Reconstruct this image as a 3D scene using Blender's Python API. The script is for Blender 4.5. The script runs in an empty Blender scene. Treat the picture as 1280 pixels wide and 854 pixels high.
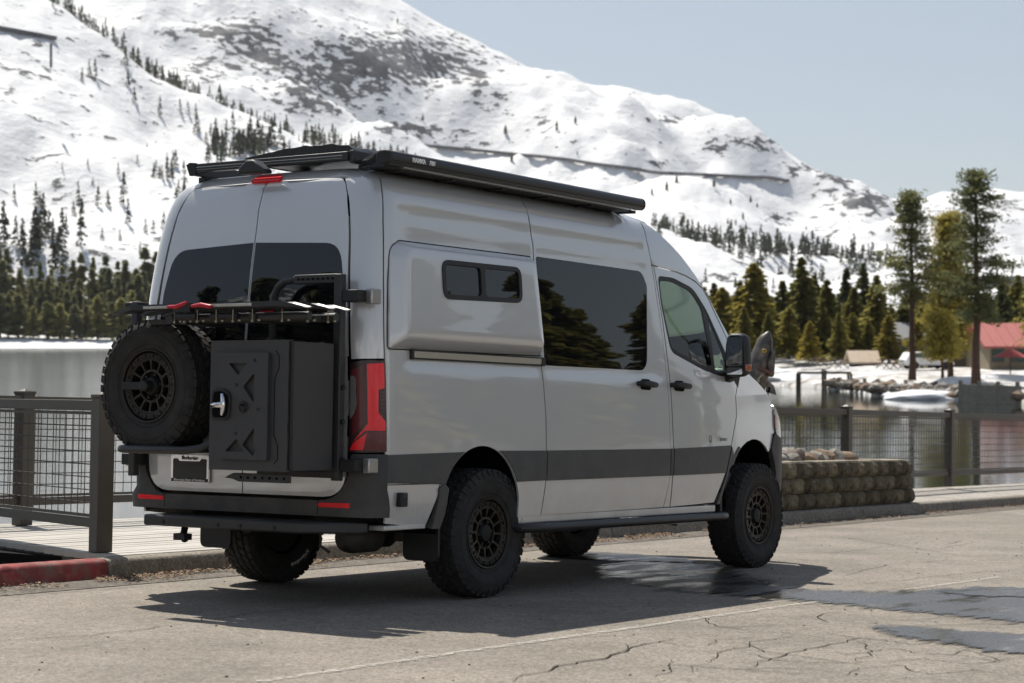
import bpy, bmesh, math, random
from math import sin, cos, pi, radians, sqrt, exp
from mathutils import Vector, Matrix, noise
from mathutils.geometry import delaunay_2d_cdt

random.seed(7)
scene = bpy.context.scene
COL = scene.collection

# ------------------------------------------------------------------ camera
CAM = Vector((-10.36345, -8.28459, 1.11591))
FPX = 2500.0                      # focal length in pixels of a 1280 wide picture
AZ = 0.604855                     # heading of the camera
HOR = 418.0                       # row of the true horizon
EL = -math.atan((427.0 - HOR) / FPX)
camd = bpy.data.cameras.new('camera')
cam = bpy.data.objects.new('camera', camd)
COL.objects.link(cam)
scene.camera = cam
camd.sensor_width = 36.0
camd.lens = FPX / 1280.0 * 36.0
camd.clip_start = 0.1
camd.clip_end = 20000
camd.dof.use_dof = True
camd.dof.focus_distance = 13.3
camd.dof.aperture_fstop = 4.0
FW = Vector((cos(EL) * cos(AZ), cos(EL) * sin(AZ), sin(EL)))
RT = Vector((sin(AZ), -cos(AZ), 0))
UP = RT.cross(FW)
cam.matrix_world = Matrix(((RT.x, UP.x, -FW.x, CAM.x), (RT.y, UP.y, -FW.y, CAM.y), (RT.z, UP.z, -FW.z, CAM.z), (0, 0, 0, 1)))

# the road falls away towards the lake: everything standing on it is built on z = 0 and then tilted as a whole
TILT = Matrix(((.999040, -.000522, .043835), (0, .999914, .013121), (-.043838, -.013109, .998953))).to_4x4()
TILT = Matrix.Translation(CAM) @ TILT @ Matrix.Translation(-CAM)

# ------------------------------------------------------------------ sky and sun
SUNV = (TILT.to_3x3() @ Vector((.265, .533, 1.0))).normalized()
sun_el = math.asin(SUNV.z)
sun_az = math.atan2(SUNV.x, SUNV.y)
world = bpy.data.worlds.new('World')
scene.world = world
world.use_nodes = True
wn = world.node_tree
bg = wn.nodes['Background']
sky = wn.nodes.new('ShaderNodeTexSky')
sky.sky_type = 'NISHITA'
sky.sun_disc = False
sky.sun_elevation = sun_el
sky.sun_rotation = sun_az
sky.altitude = 1800
sky.air_density = 1.0
sky.dust_density = 2.2
sky.ozone_density = 1.2
soft = wn.nodes.new('ShaderNodeGamma'); soft.inputs[1].default_value = .55      # evens out sky brightness: dimmer bright horizon, more fill from overhead
wn.links.new(sky.outputs[0], soft.inputs[0])
wn.links.new(soft.outputs[0], bg.inputs[0])
bg.inputs[1].default_value = 0.10
sund = bpy.data.lights.new('sun', 'SUN')
sund.energy = 2.9
sund.angle = radians(.53)
sund.color = (1.0, .945, .86)
sun = bpy.data.objects.new('sun', sund)
COL.objects.link(sun)
sun.rotation_euler = SUNV.to_track_quat('Z', 'Y').to_euler()

scene.view_settings.view_transform = 'Standard'
scene.view_settings.look = 'None'
scene.view_settings.gamma = 1
scene.view_settings.exposure = 1.15
scene.cycles.use_denoising = True
scene.cycles.max_bounces = 8
scene.cycles.transparent_max_bounces = 16
scene.cycles.caustics_reflective = False
scene.cycles.caustics_refractive = False

# ------------------------------------------------------------------ materials
M = {}
def mat(name, col, rough=.5, metal=0., spec=.5, coat=0., coat_rough=.03, bump=None, var=None, trans=None):
    """bump = (scale, strength, distance); var = (scale, amount): gentle unevenness of the colour"""
    m = bpy.data.materials.new(name); m.use_nodes = True
    nt = m.node_tree; b = nt.nodes['Principled BSDF']
    b.inputs['Base Color'].default_value = (*col, 1)
    b.inputs['Roughness'].default_value = rough
    b.inputs['Metallic'].default_value = metal
    b.inputs['Specular IOR Level'].default_value = spec
    b.inputs['Coat Weight'].default_value = coat
    b.inputs['Coat Roughness'].default_value = coat_rough
    if bump or var:
        tc = nt.nodes.new('ShaderNodeTexCoord')
    if var:
        n = nt.nodes.new('ShaderNodeTexNoise'); n.inputs['Scale'].default_value = var[0]; n.inputs['Detail'].default_value = 6
        n.inputs['Roughness'].default_value = .65
        nt.links.new(tc.outputs['Object'], n.inputs['Vector'])
        r = nt.nodes.new('ShaderNodeMapRange'); r.inputs[1].default_value = .25; r.inputs[2].default_value = .75
        r.inputs[3].default_value = 1 - var[1]; r.inputs[4].default_value = 1 + var[1]
        nt.links.new(n.outputs['Fac'], r.inputs[0])
        x = nt.nodes.new('ShaderNodeVectorMath'); x.operation = 'SCALE'; x.inputs[0].default_value = col
        nt.links.new(r.outputs[0], x.inputs['Scale'])
        nt.links.new(x.outputs[0], b.inputs['Base Color'])
    if bump:
        n = nt.nodes.new('ShaderNodeTexNoise'); n.inputs['Scale'].default_value = bump[0]; n.inputs['Detail'].default_value = 5
        nt.links.new(tc.outputs['Object'], n.inputs['Vector'])
        u = nt.nodes.new('ShaderNodeBump'); u.inputs['Strength'].default_value = bump[1]; u.inputs['Distance'].default_value = bump[2]
        nt.links.new(n.outputs['Fac'], u.inputs['Height'])
        nt.links.new(u.outputs[0], b.inputs['Normal'])
    M[name] = m
    return m

def dusty(m, z0, z1, col, amt):
    # road dust thrown up on the lowest part of the bodywork
    nt = m.node_tree; b = nt.nodes['Principled BSDF']; base = tuple(b.inputs['Base Color'].default_value)
    tc = nt.nodes.new('ShaderNodeTexCoord'); sp = nt.nodes.new('ShaderNodeSeparateXYZ'); nt.links.new(tc.outputs['Object'], sp.inputs[0])
    r = nt.nodes.new('ShaderNodeMapRange'); r.inputs[1].default_value = z1; r.inputs[2].default_value = z0; r.inputs[3].default_value = 0; r.inputs[4].default_value = amt; nt.links.new(sp.outputs['Z'], r.inputs[0])
    n = nt.nodes.new('ShaderNodeTexNoise'); n.inputs['Scale'].default_value = 5; n.inputs['Detail'].default_value = 9; n.inputs['Roughness'].default_value = .7; nt.links.new(tc.outputs['Object'], n.inputs['Vector'])
    q = nt.nodes.new('ShaderNodeMapRange'); q.inputs[1].default_value = .38; q.inputs[2].default_value = .66; nt.links.new(n.outputs['Fac'], q.inputs[0])
    x = nt.nodes.new('ShaderNodeMath'); x.operation = 'MULTIPLY'; nt.links.new(r.outputs[0], x.inputs[0]); nt.links.new(q.outputs[0], x.inputs[1])
    mx = nt.nodes.new('ShaderNodeMix'); mx.data_type = 'RGBA'; mx.inputs[6].default_value = base; mx.inputs[7].default_value = (*col, 1); nt.links.new(x.outputs[0], mx.inputs[0]); nt.links.new(mx.outputs[2], b.inputs['Base Color'])
    cw = nt.nodes.new('ShaderNodeMath'); cw.operation = 'SUBTRACT'; cw.inputs[0].default_value = b.inputs['Coat Weight'].default_value; cw.use_clamp = True; nt.links.new(x.outputs[0], cw.inputs[1]); nt.links.new(cw.outputs[0], b.inputs['Coat Weight'])
def glass(name, tint, ior=1.5):
    m = bpy.data.materials.new(name); m.use_nodes = True
    nt = m.node_tree; out = nt.nodes['Material Output']; nt.nodes.remove(nt.nodes['Principled BSDF'])
    f = nt.nodes.new('ShaderNodeFresnel'); f.inputs[0].default_value = ior
    t = nt.nodes.new('ShaderNodeBsdfTransparent'); t.inputs[0].default_value = (*tint, 1)
    g = nt.nodes.new('ShaderNodeBsdfGlossy'); g.inputs['Roughness'].default_value = 0.0
    mx = nt.nodes.new('ShaderNodeMixShader')
    nt.links.new(f.outputs[0], mx.inputs[0]); nt.links.new(t.outputs[0], mx.inputs[1]); nt.links.new(g.outputs[0], mx.inputs[2])
    nt.links.new(mx.outputs[0], out.inputs[0])
    M[name] = m
    return m

mat('paint', (.575, .585, .588), .34, .30, .5, 1.0, .015)
M['paint'].node_tree.nodes['Principled BSDF'].inputs['Coat IOR'].default_value = 1.75
mat('moulding', (.052, .054, .057), .5, bump=(900, .15, .001))
mat('bumper', (.040, .041, .043), .6, bump=(700, .25, .001))
mat('black', (.012, .012, .013), .55)
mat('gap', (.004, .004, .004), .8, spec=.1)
mat('satin', (.02, .021, .023), .42, bump=(600, .12, .001))
mat('powder', (.030, .031, .033), .5, bump=(800, .3, .001))
mat('boxmat', (.045, .046, .048), .5, bump=(700, .35, .001))
mat('rubber', (.036, .035, .034), .85, spec=.25, var=(9, .35), bump=(60, .2, .003))
mat('rim', (.050, .044, .037), .42, .7, var=(30, .2))
mat('rimdark', (.012, .012, .012), .6, .3)
mat('chrome', (.75, .75, .76), .08, 1.0)
mat('alu', (.62, .61, .58), .3, 1.0, bump=(300, .1, .001))
mat('silver', (.42, .42, .41), .35, .8)
mat('steel', (.35, .34, .32), .35, 1.0)
mat('privacy', (.006, .007, .008), .0, 0, .6)
mat('redlens', (.85, .010, .022), .25, 0, .3, .35, .02)
mat('reddark', (.10, .008, .012), .25, 0, .3, .4, .02)
mat('clearlens', (.16, .16, .155), .15, .3, .5, 1.0, .02)
mat('smoke', (.03, .010, .012), .25, 0, .3, .4, .02)
mat('redlever', (.45, .012, .03), .35)
mat('whiteprint', (.75, .75, .73), .5)
mat('greyprint', (.16, .165, .17), .5)
mat('seat', (.02, .02, .022), .8)
mat('trim', (.10, .10, .105), .7)
mat('amber', (.35, .08, .03), .2, coat=1)
mat('brass', (.30, .27, .19), .4, .8)
mat('dirtymetal', (.05, .047, .042), .6, .4, var=(14, .4))
glass('sideglass', (.50, .74, .55))
glass('headglass', (.85, .87, .88))
mat('mirror', (.8, .82, .84), .0, 1.0)
dusty(M['paint'], .45, .85, (.30, .27, .235), .40)
dusty(M['moulding'], .5, 1.1, (.16, .145, .125), .55)
dusty(M['bumper'], .4, .95, (.15, .135, .115), .55)

# ------------------------------------------------------------------ mesh helpers
def tag(o, label=None, cat=None, group=None, kind=None):
    if label: o['label'] = label
    if cat: o['category'] = cat
    if group: o['group'] = group
    if kind: o['kind'] = kind
    return o
NEAR = []                          # top-level things that stand on the tilted road
def empty(name, loc=(0, 0, 0), rz=0., near=True):
    o = bpy.data.objects.new(name, None); COL.objects.link(o)
    o.location = loc; o.rotation_euler = (0, 0, rz); o.empty_display_size = .2
    if near: NEAR.append(o)
    return o
def link(name, me, parent=None, near=True):
    o = bpy.data.objects.new(name, me); COL.objects.link(o)
    if parent: o.parent = parent
    elif near: NEAR.append(o)
    return o
def copy_tree(o, parent=None, near=True):
    c = o.copy(); COL.objects.link(c); c.parent = parent
    if parent is None and near: NEAR.append(c)
    for ch in list(o.children): copy_tree(ch, c)
    return c

def frame_from(d, up=(0, 0, 1)):
    d = Vector(d).normalized(); up = Vector(up)
    if abs(d.dot(up)) > .98: up = Vector((1, 0, 0))
    x = d.cross(up).normalized(); y = x.cross(d).normalized()
    return x, y, d

class MB:
    def __init__(s): s.v = []; s.f = []; s.m = []
    def add(s, vs, fs, mi=0):
        b = len(s.v); s.v += [tuple(q) for q in vs]
        for f in fs: s.f.append(tuple(i + b for i in f)); s.m.append(mi)
        return s
    def box(s, c, d, mtx=None, mi=0, taper=None):
        x, y, z = d[0] / 2, d[1] / 2, d[2] / 2
        vs = [Vector((i * x, j * y, k * z)) for i in (-1, 1) for j in (-1, 1) for k in (-1, 1)]
        if taper:
            for q in vs:
                if q.z > 0: q.x *= taper; q.y *= taper
        if mtx is not None: vs = [mtx @ q for q in vs]
        vs = [q + Vector(c) for q in vs]
        return s.add(vs, [(0, 1, 3, 2), (4, 6, 7, 5), (0, 4, 5, 1), (2, 3, 7, 6), (0, 2, 6, 4), (1, 5, 7, 3)], mi)
    def b(s, x0, x1, y0, y1, z0, z1, mi=0):
        return s.box(((x0 + x1) / 2, (y0 + y1) / 2, (z0 + z1) / 2), (x1 - x0, y1 - y0, z1 - z0), mi=mi)
    def bar(s, p, q, w, h, up=(0, 0, 1), mi=0):
        p, q = Vector(p), Vector(q); x, y, d = frame_from(q - p, up)
        vs = [a + x * i * w / 2 + y * j * h / 2 for a in (p, q) for i, j in ((-1, -1), (1, -1), (1, 1), (-1, 1))]
        return s.add(vs, [(3, 2, 1, 0), (4, 5, 6, 7), (0, 1, 5, 4), (1, 2, 6, 5), (2, 3, 7, 6), (3, 0, 4, 7)], mi)
    def tube(s, path, r, n=10, mi=0, caps=True):
        path = [Vector(q) for q in path]; R = r if isinstance(r, (list, tuple)) else [r] * len(path)
        vs = []; ref = None
        for i, q in enumerate(path):
            d = (path[min(i + 1, len(path) - 1)] - path[max(i - 1, 0)]).normalized()
            if ref is None: ref = frame_from(d)[0]
            x = (ref - d * ref.dot(d)).normalized(); ref = x; y = d.cross(x)
            for k in range(n):
                a = 2 * pi * k / n
                vs.append(q + (x * cos(a) + y * sin(a)) * R[i])
        fs = []
        for i in range(len(path) - 1):
            for k in range(n):
                a, b_ = i * n + k, i * n + (k + 1) % n
                fs.append((a, b_, b_ + n, a + n))
        if caps:
            fs.append(tuple(range(n))[::-1]); fs.append(tuple((len(path) - 1) * n + k for k in range(n)))
        return s.add(vs, fs, mi)
    def lathe(s, prof, c=(0, 0, 0), axis='y', n=48, mi=0, closed=False, a0=0., a1=2 * pi):
        """prof = [(radius, along axis)]"""
        full = abs(a1 - a0 - 2 * pi) < 1e-6; m = n if full else n + 1
        vs = []
        for k in range(m):
            a = a0 + (a1 - a0) * k / n
            for r, h in prof:
                if axis == 'y': q = (r * cos(a), h, r * sin(a))
                elif axis == 'x': q = (h, r * cos(a), r * sin(a))
                else: q = (r * cos(a), r * sin(a), h)
                vs.append((q[0] + c[0], q[1] + c[1], q[2] + c[2]))
        L = len(prof); fs = []
        for k in range(n):
            k2 = (k + 1) % m
            for i in range(L if closed else L - 1):
                j = (i + 1) % L
                fs.append((k * L + i, k * L + j, k2 * L + j, k2 * L + i))
        return s.add(vs, fs, mi)
    def prism(s, poly, o, ux, uy, depth, mi=0):
        """poly in the plane (ux, uy) through o, extruded along ux x uy by depth"""
        o, ux, uy = Vector(o), Vector(ux), Vector(uy); nz = ux.cross(uy).normalized() * depth
        a = [o + ux * p[0] + uy * p[1] for p in poly]; n = len(poly)
        vs = a + [q + nz for q in a]
        fs = [tuple(range(n))[::-1], tuple(range(n, 2 * n))] + [(i, (i + 1) % n, (i + 1) % n + n, i + n) for i in range(n)]
        return s.add(vs, fs, mi)
    def mesh(s, name, mats, smooth=None):
        me = bpy.data.meshes.new(name); me.from_pydata(s.v, [], s.f)
        for m in (mats if isinstance(mats, (list, tuple)) else [mats]): me.materials.append(M[m] if isinstance(m, str) else m)
        if any(s.m): me.polygons.foreach_set('material_index', s.m)
        bm = bmesh.new(); bm.from_mesh(me); bmesh.ops.recalc_face_normals(bm, faces=bm.faces); bm.to_mesh(me); bm.free()
        if smooth is not None:
            me.polygons.foreach_set('use_smooth', [True] * len(me.polygons))
            me.set_sharp_from_angle(angle=radians(smooth))
        me.update()
        return me
    def build(s, name, mats, parent=None, smooth=None, bevel=0., seg=2, near=True):
        o = link(name, s.mesh(name, mats, smooth), parent, near)
        if bevel:
            m = o.modifiers.new('bevel', 'BEVEL'); m.width = bevel; m.segments = seg; m.limit_method = 'ANGLE'; m.angle_limit = radians(35)
            m.harden_normals = False
            if smooth is None:
                o.data.polygons.foreach_set('use_smooth', [True] * len(o.data.polygons)); o.data.set_sharp_from_angle(angle=radians(30))
        return o

def arc_pts(c, r, a0, a1, n):
    return [(c[0] + r * cos(radians(a0 + (a1 - a0) * i / n)), c[1] + r * sin(radians(a0 + (a1 - a0) * i / n))) for i in range(n + 1)]
def rpoly(pts, r, n=6):
    """round the corners of a polygon; r is one radius or one for each corner"""
    out = []; N = len(pts)
    R = r if isinstance(r, (list, tuple)) else [r] * N
    for i in range(N):
        p, a, b = Vector(pts[i]), Vector(pts[i - 1]), Vector(pts[(i + 1) % N])
        if R[i] <= 0: out.append(tuple(p)); continue
        u, v = (a - p), (b - p); lu, lv = u.length, v.length; u.normalize(); v.normalize()
        t = min(R[i], lu * .48, lv * .48)
        s0, s1 = p + u * t, p + v * t
        for k in range(n + 1):
            w = k / n
            out.append(tuple(s0 * (1 - w) ** 2 + p * 2 * w * (1 - w) + s1 * w * w))
    return out
def inside(p, poly):
    x, y = p[0], p[1]; c = False; n = len(poly); j = n - 1
    for i in range(n):
        xi, yi = poly[i]; xj, yj = poly[j]
        if (yi > y) != (yj > y) and x < (xj - xi) * (y - yi) / (yj - yi) + xi: c = not c
        j = i
    return c
def densify(poly, step):
    out = []
    for i in range(len(poly)):
        a, b = poly[i], poly[(i + 1) % len(poly)]
        d = math.hypot(b[0] - a[0], b[1] - a[1]); n = max(1, int(math.ceil(d / step)))
        for k in range(n): out.append((a[0] + (b[0] - a[0]) * k / n, a[1] + (b[1] - a[1]) * k / n))
    return out
def segdist(p, poly):
    best = 1e9
    for i in range(len(poly)):
        ax, ay = poly[i]; bx, by = poly[(i + 1) % len(poly)]
        dx, dy = bx - ax, by - ay; L = dx * dx + dy * dy
        t = 0 if L == 0 else max(0, min(1, ((p[0] - ax) * dx + (p[1] - ay) * dy) / L))
        d = (p[0] - ax - t * dx) ** 2 + (p[1] - ay - t * dy) ** 2
        if d < best: best = d
    return sqrt(best)
def panel(name, mats, parent, outline, surf, holes=(), off=0., thick=.014, step=.07, zstep=None, offf=None):
    """a skin panel cut out of the surface surf(u, v), with returned edges"""
    loops = [densify(outline, step)] + [densify(h, step) for h in holes]
    pts = []; edges = []
    for lp in loops:
        b = len(pts); pts += lp; n = len(lp)
        edges += [(b + i, b + (i + 1) % n) for i in range(n)]
    zs = zstep or step
    u0 = min(p[0] for p in outline); u1 = max(p[0] for p in outline); v0 = min(p[1] for p in outline); v1 = max(p[1] for p in outline)
    nu = max(1, int((u1 - u0) / step)); nv = max(1, int((v1 - v0) / zs))
    for i in range(nu + 1):
        for j in range(nv + 1):
            q = (u0 + (u1 - u0) * (i + .5) / (nu + 1), v0 + (v1 - v0) * (j + .5) / (nv + 1))
            if inside(q, loops[0]) and not any(inside(q, h) for h in loops[1:]) and min(segdist(q, lp) for lp in loops) > min(step, zs) * .35: pts.append(q)
    r = delaunay_2d_cdt([Vector(p) for p in pts], edges, [], 0, 1e-6)
    P2, TR, orig = r[0], r[2], r[3]
    tris = []
    for t in TR:
        c = ((P2[t[0]].x + P2[t[1]].x + P2[t[2]].x) / 3, (P2[t[0]].y + P2[t[1]].y + P2[t[2]].y) / 3)
        if inside(c, loops[0]) and not any(inside(c, h) for h in loops[1:]): tris.append(tuple(t))
    def pn(u, v):
        h = 2e-3
        p = Vector(surf(u, v)); a = Vector(surf(u + h, v)) - Vector(surf(u - h, v)); b = Vector(surf(u, v + h)) - Vector(surf(u, v - h))
        nn = a.cross(b).normalized()
        return p, nn
    V = []; N = []
    flip = None
    for q in P2:
        p, nn = pn(q.x, q.y)
        if flip is None:
            o = Vector((p.x - 1.2, p.y, 0)) if abs(p.y) > .3 else Vector((p.x - 1.6, p.y, 0))
            flip = 1 if nn.dot(o if abs(p.y) < .3 or p.x < -1.1 else Vector((0, p.y, 0))) > 0 else -1
        nn = nn * flip
        e = off + (offf(q.x, q.y) if offf else 0)
        V.append(p + nn * e); N.append(nn)
    F = []; LN = []
    for t in tris:
        a, b, c = V[t[0]], V[t[1]], V[t[2]]
        if (b - a).cross(c - a).dot(N[t[0]]) < 0: t = (t[0], t[2], t[1])
        F.append(t); LN += [N[i] for i in t]
    if thick:
        # border edges belong to one triangle only
        cnt = {}
        for t in F:
            for i in range(3):
                e = (t[i], t[(i + 1) % 3]); k = (min(e), max(e)); cnt[k] = None if k in cnt else e
        inner = {}
        for e in cnt.values():
            if e is None: continue
            for i in e:
                if i not in inner: inner[i] = len(V); V.append(V[i] - N[i] * thick)
            a, b = e; f = (b, a, inner[a], inner[b])
            nn = (V[a] - V[b]).cross(V[inner[a]] - V[b]).normalized()
            F.append(f); LN += [nn] * 4
    me = bpy.data.meshes.new(name); me.from_pydata([tuple(q) for q in V], [], F)
    for m in (mats if isinstance(mats, (list, tuple)) else [mats]): me.materials.append(M[m])
    me.polygons.foreach_set('use_smooth', [True] * len(F))
    me.update()
    me.normals_split_custom_set([tuple(n) for n in LN])
    return link(name, me, parent)

def text_mesh(txt, size, depth=.0008, shear=0., bold=0.):
    c = bpy.data.curves.new('text', 'FONT'); c.body = txt; c.size = size; c.extrude = depth; c.align_x = 'CENTER'; c.align_y = 'CENTER'; c.shear = shear; c.offset = bold
    c.resolution_u = 2
    o = bpy.data.objects.new('text', c); COL.objects.link(o)
    dg = bpy.context.evaluated_depsgraph_get(); me = bpy.data.meshes.new_from_object(o.evaluated_get(dg))
    bpy.data.objects.remove(o); bpy.data.curves.remove(c)
    return me
def text(name, txt, size, m, parent, o, ux, uy, depth=.0008, shear=0., bold=0.):
    me = text_mesh(txt, size, depth, shear, bold); me.materials.clear(); me.materials.append(M[m])
    ux, uy = Vector(ux).normalized(), Vector(uy).normalized(); uz = ux.cross(uy)
    me.transform(Matrix(((ux.x, uy.x, uz.x, o[0]), (ux.y, uy.y, uz.y, o[1]), (ux.z, uy.z, uz.z, o[2]), (0, 0, 0, 1))))
    return link(name, me, parent)
def _sm(t):
    t=max(0.,min(1.,t)); return t*t*(3-2*t)
def _pw(x,xs,ys):
    # smooth (monotone cubic) interpolation
    n=len(xs)
    if x<=xs[0]:
        return ys[0]+(x-xs[0])*(ys[1]-ys[0])/(xs[1]-xs[0])
    if x>=xs[-1]:
        return ys[-1]+(x-xs[-1])*(ys[-1]-ys[-2])/(xs[-1]-xs[-2])
    i=0
    while x>xs[i+1]: i+=1
    d=[(ys[k+1]-ys[k])/(xs[k+1]-xs[k]) for k in range(n-1)]
    def m(k):
        if k==0: return d[0]
        if k==n-1: return d[-1]
        a,b=d[k-1],d[k]
        return 0. if a*b<=0 else 2*a*b/(a+b)
    h=xs[i+1]-xs[i]; t=(x-xs[i])/h
    return (2*t**3-3*t**2+1)*ys[i]+(t**3-2*t**2+t)*h*m(i)+(-2*t**3+3*t**2)*ys[i+1]+(t**3-t**2)*h*m(i+1)
OFZ=[.40,.55,.75,1.0,1.3,1.5,1.9,2.2,2.4,2.5,2.56,2.61,2.645]
OFF=[.03,.012,.0,.0,.006,.016,.045,.072,.105,.14,.175,.24,.33]
XRZ=[.45,.7,1.0,1.5,1.9,2.2,2.4,2.5,2.57,2.62]
XR=[-1.235,-1.245,-1.25,-1.245,-1.215,-1.175,-1.14,-1.115,-1.08,-1.02]
RC=.20
def _bead(z):

    return .005*math.exp(-((z-2.41)/.014)**2)+.005*math.exp(-((z-2.27)/.014)**2)-.004*math.exp(-((z-1.45)/.02)**2)
def hw(z): return 1.005-_pw(z,OFZ,OFF)
def xr(z): return _pw(z,XRZ,XR)
def narrow(x,z):
    a=0.
    if x>2.5: a+=.17*min(1.6,((x-2.5)/1.9))**2
    a+=.09*_sm((z-1.35)/1.1)*_sm((x-1.9)/1.5)
    return a
def W(s,z,side=-1):
    """body skin: s runs from the rear centre line round the corner and along the side"""

    sg=1 if s>=0 else -1
    s=abs(s); w=hw(z); r=RC; x0=xr(z)
    if s<=.8:
        t=s/.8; y=t*(w-r); x=x0+.012*t*t
    else:
        x0+=.012
        if s<=1.114:
            th=(s-.8)/.314*math.pi/2
            # squarer than a circle
            n=.85
            c,sn=math.cos(th)**n,math.sin(th)**n
            x=x0+r*(1-c); y=(w-r)+r*sn
        else:
            xe=x0+r
            if s<1.314: x=xe+(-.85-xe)*(s-1.114)/.2
            else: x=-.85+(s-1.314)
            y=w-narrow(x,z)+_bead(z)*_sm((x+1.0)/.15)*(1-_sm((x-2.0)/.2))
    return (x,side*sg*y,z)
def sx(x): return x+2.164
# ------------------------------------------------------------------ the van
van = empty('camper_van')
tag(van, 'grey high-roof camper van with spare wheel and black box on its rear doors', 'van')
VP = van
def S(x, z): return W(sx(x), z)
def SS(s, z): return W(s, z)
MIRROR = []
def mir(o):
    """the same piece on the driver's side"""
    c = o.copy(); COL.objects.link(c); c.parent = o.parent if o.parent not in MIRROR_MAP else MIRROR_MAP[o.parent]
    c.scale = (1, -1, 1) if o.parent not in MIRROR_MAP else (1, 1, 1)
    MIRROR_MAP[o] = c
    for ch in list(o.children): mir(ch)
    return c
MIRROR_MAP = {}

# ---- wheels
def ring_block(mb, a, da, h0, h1, r0, r1, skew=0., mi=0):
    vs = []
    for r, k in ((r0, 1.0), (r1, .86)):
        hm = (h0 + h1) / 2; hh = (h1 - h0) / 2 * (1 if r == r0 else .9)
        for sa, sh in ((-1, -1), (1, -1), (1, 1), (-1, 1)):
            an = a + da * sa * k + skew * sh; h = hm + hh * sh
            vs.append((r * cos(an), h, r * sin(an)))
    mb.add(vs, [(3, 2, 1, 0), (4, 5, 6, 7), (0, 1, 5, 4), (1, 2, 6, 5), (2, 3, 7, 6), (3, 0, 4, 7)], mi)
def tyre_mesh():
    mb = MB(); R = .400
    prof = [(.218, -.098), (.226, -.112), (.245, -.117), (.268, -.128), (.300, -.136), (.335, -.137), (.362, -.132), (.382, -.122), (.393, -.106), (.397, -.06), (.398, 0)]
    prof = prof + [(r, -h) for r, h in reversed(prof[:-1])]
    mb.lathe(prof, n=72)
    for rr, hh in ((.252, .1225), (.33, .1385)):          # moulded rings on the side wall
        for sg in (-1, 1):
            mb.lathe([(rr - .004, sg * (hh - .006)), (rr, sg * (hh + .002)), (rr + .004, sg * (hh - .004))], n=72)
    rnd = random.Random(3); N = 42; st = 2 * pi / N
    for k in range(N):
        for row, (h, w, sk) in enumerate(((-.103, .042, .012), (-.052, .046, -.028), (0, .044, .03), (.052, .046, -.028), (.103, .042, .012))):
            a = (k + (.5 if row % 2 else 0) + rnd.uniform(-.06, .06)) * st
            ring_block(mb, a, st * .38, h - w * .5, h + w * .5, .392, .4085 - (.004 if row in (0, 4) else 0), sk)
            if row in (1, 2, 3):
                ring_block(mb, a + st * .48, st * .10, h - w * .2, h + w * .45, .392, .407, sk * 1.5)
        for sg in (-1, 1):                                   # lugs over the shoulder
            a = (k + .02) * st; dd = st * (.36 if k % 2 else .28); r0 = .352 if k % 2 else .366
            vs = []
            for r, h in ((r0, .1335), (.380, .124), (.4035, .112), (.395, .10)):
                e = .0075 if r < .39 else 0
                for q in (-1, 1): vs.append((r * cos(a + dd * q), sg * (h + e), r * sin(a + dd * q)))
            for r, h in ((r0, .125), (.372, .115), (.39, .10), (.39, .09)):
                for q in (-1, 1): vs.append((r * cos(a + dd * q), sg * h, r * sin(a + dd * q)))
            f = [(0, 1, 3, 2), (2, 3, 5, 4), (4, 5, 7, 6), (0, 2, 10, 8), (2, 4, 12, 10), (4, 6, 14, 12), (1, 9, 11, 3), (3, 11, 13, 5), (5, 13, 15, 7), (0, 8, 9, 1)]
            mb.add(vs, f)
    return mb.mesh('tyre', 'rubber', 32)
def rim_mesh():
    mb = MB(); y0 = -.118
    # barrel and flange
    mb.lathe([(.222, y0 + .02), (.226, y0 + .004), (.222, y0 - .004), (.214, y0 - .002), (.209, y0 + .012), (.207, y0 + .07), (.2, y0 + .2)], n=64, mi=0)
    mb.lathe([(.2, y0 + .2), (.05, y0 + .2)], n=48, mi=1)
    # bead ring with bolt bosses between notches
    mb.lathe([(.206, y0 + .03), (.205, y0 + .012), (.198, y0 + .006), (.172, y0 + .012), (.166, y0 + .02), (.164, y0 + .06)], n=64, mi=0)
    for k in range(18):
        a = 2 * pi * (k + .5) / 18
        mb.add(*slab_polar(a, .050, .178, .199, y0 + .0065, y0 + .001), 1)
        a = 2 * pi * k / 18
        mb.lathe([(0, -.004), (.0075, -.004), (.0085, .006)], (.188 * cos(a), y0 + .008, .188 * sin(a)), 'y', 8, 0)
    # twelve spokes, windows between them
    for k in range(12):
        a = 2 * pi * (k + .25) / 12
        x, z = cos(a), sin(a)
        t = Vector((-z, 0, x)); r_ = Vector((x, 0, z))
        vs = []
        for r, w, d in ((.088, .026, .030), (.115, .0125, .022), (.145, .0135, .018), (.170, .030, .016)):
            for sg, yy in ((-1, 0), (1, 0), (1, .03), (-1, .03)):
                vs.append(r_ * r + t * (w / 2 * sg * (1 if yy == 0 else 1.3)) + Vector((0, y0 + d + yy, 0)))
        fs = []
        for i in range(3):
            for j in range(4):
                A = i * 4 + j; B = i * 4 + (j + 1) % 4
                fs.append((A, B, B + 4, A + 4))
        mb.add(vs, fs, 0)
    mb.lathe([(.172, y0 + .05), (.168, y0 + .014), (.158, y0 + .015), (.154, y0 + .05)], n=56, mi=0)
    mb.lathe([(.104, y0 + .06), (.102, y0 + .028), (.088, y0 + .026), (.084, y0 + .06)], n=48, mi=0)
    # hub, cap and nuts
    mb.lathe([(.09, y0 + .058), (.06, y0 + .058), (.058, y0 + .03), (.05, y0 + .016), (.03, y0 + .012), (0, y0 + .011)], n=32, mi=1)
    for k in range(6):
        a = 2 * pi * k / 6 + .3
        mb.lathe([(.0, -.03), (.009, -.03), (.011, -.022), (.011, .02)], (.073 * cos(a), y0 + .058, .073 * sin(a)), 'y', 8, 0)
    return mb.mesh('rim', ['rim', 'rimdark'], 35)
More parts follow.
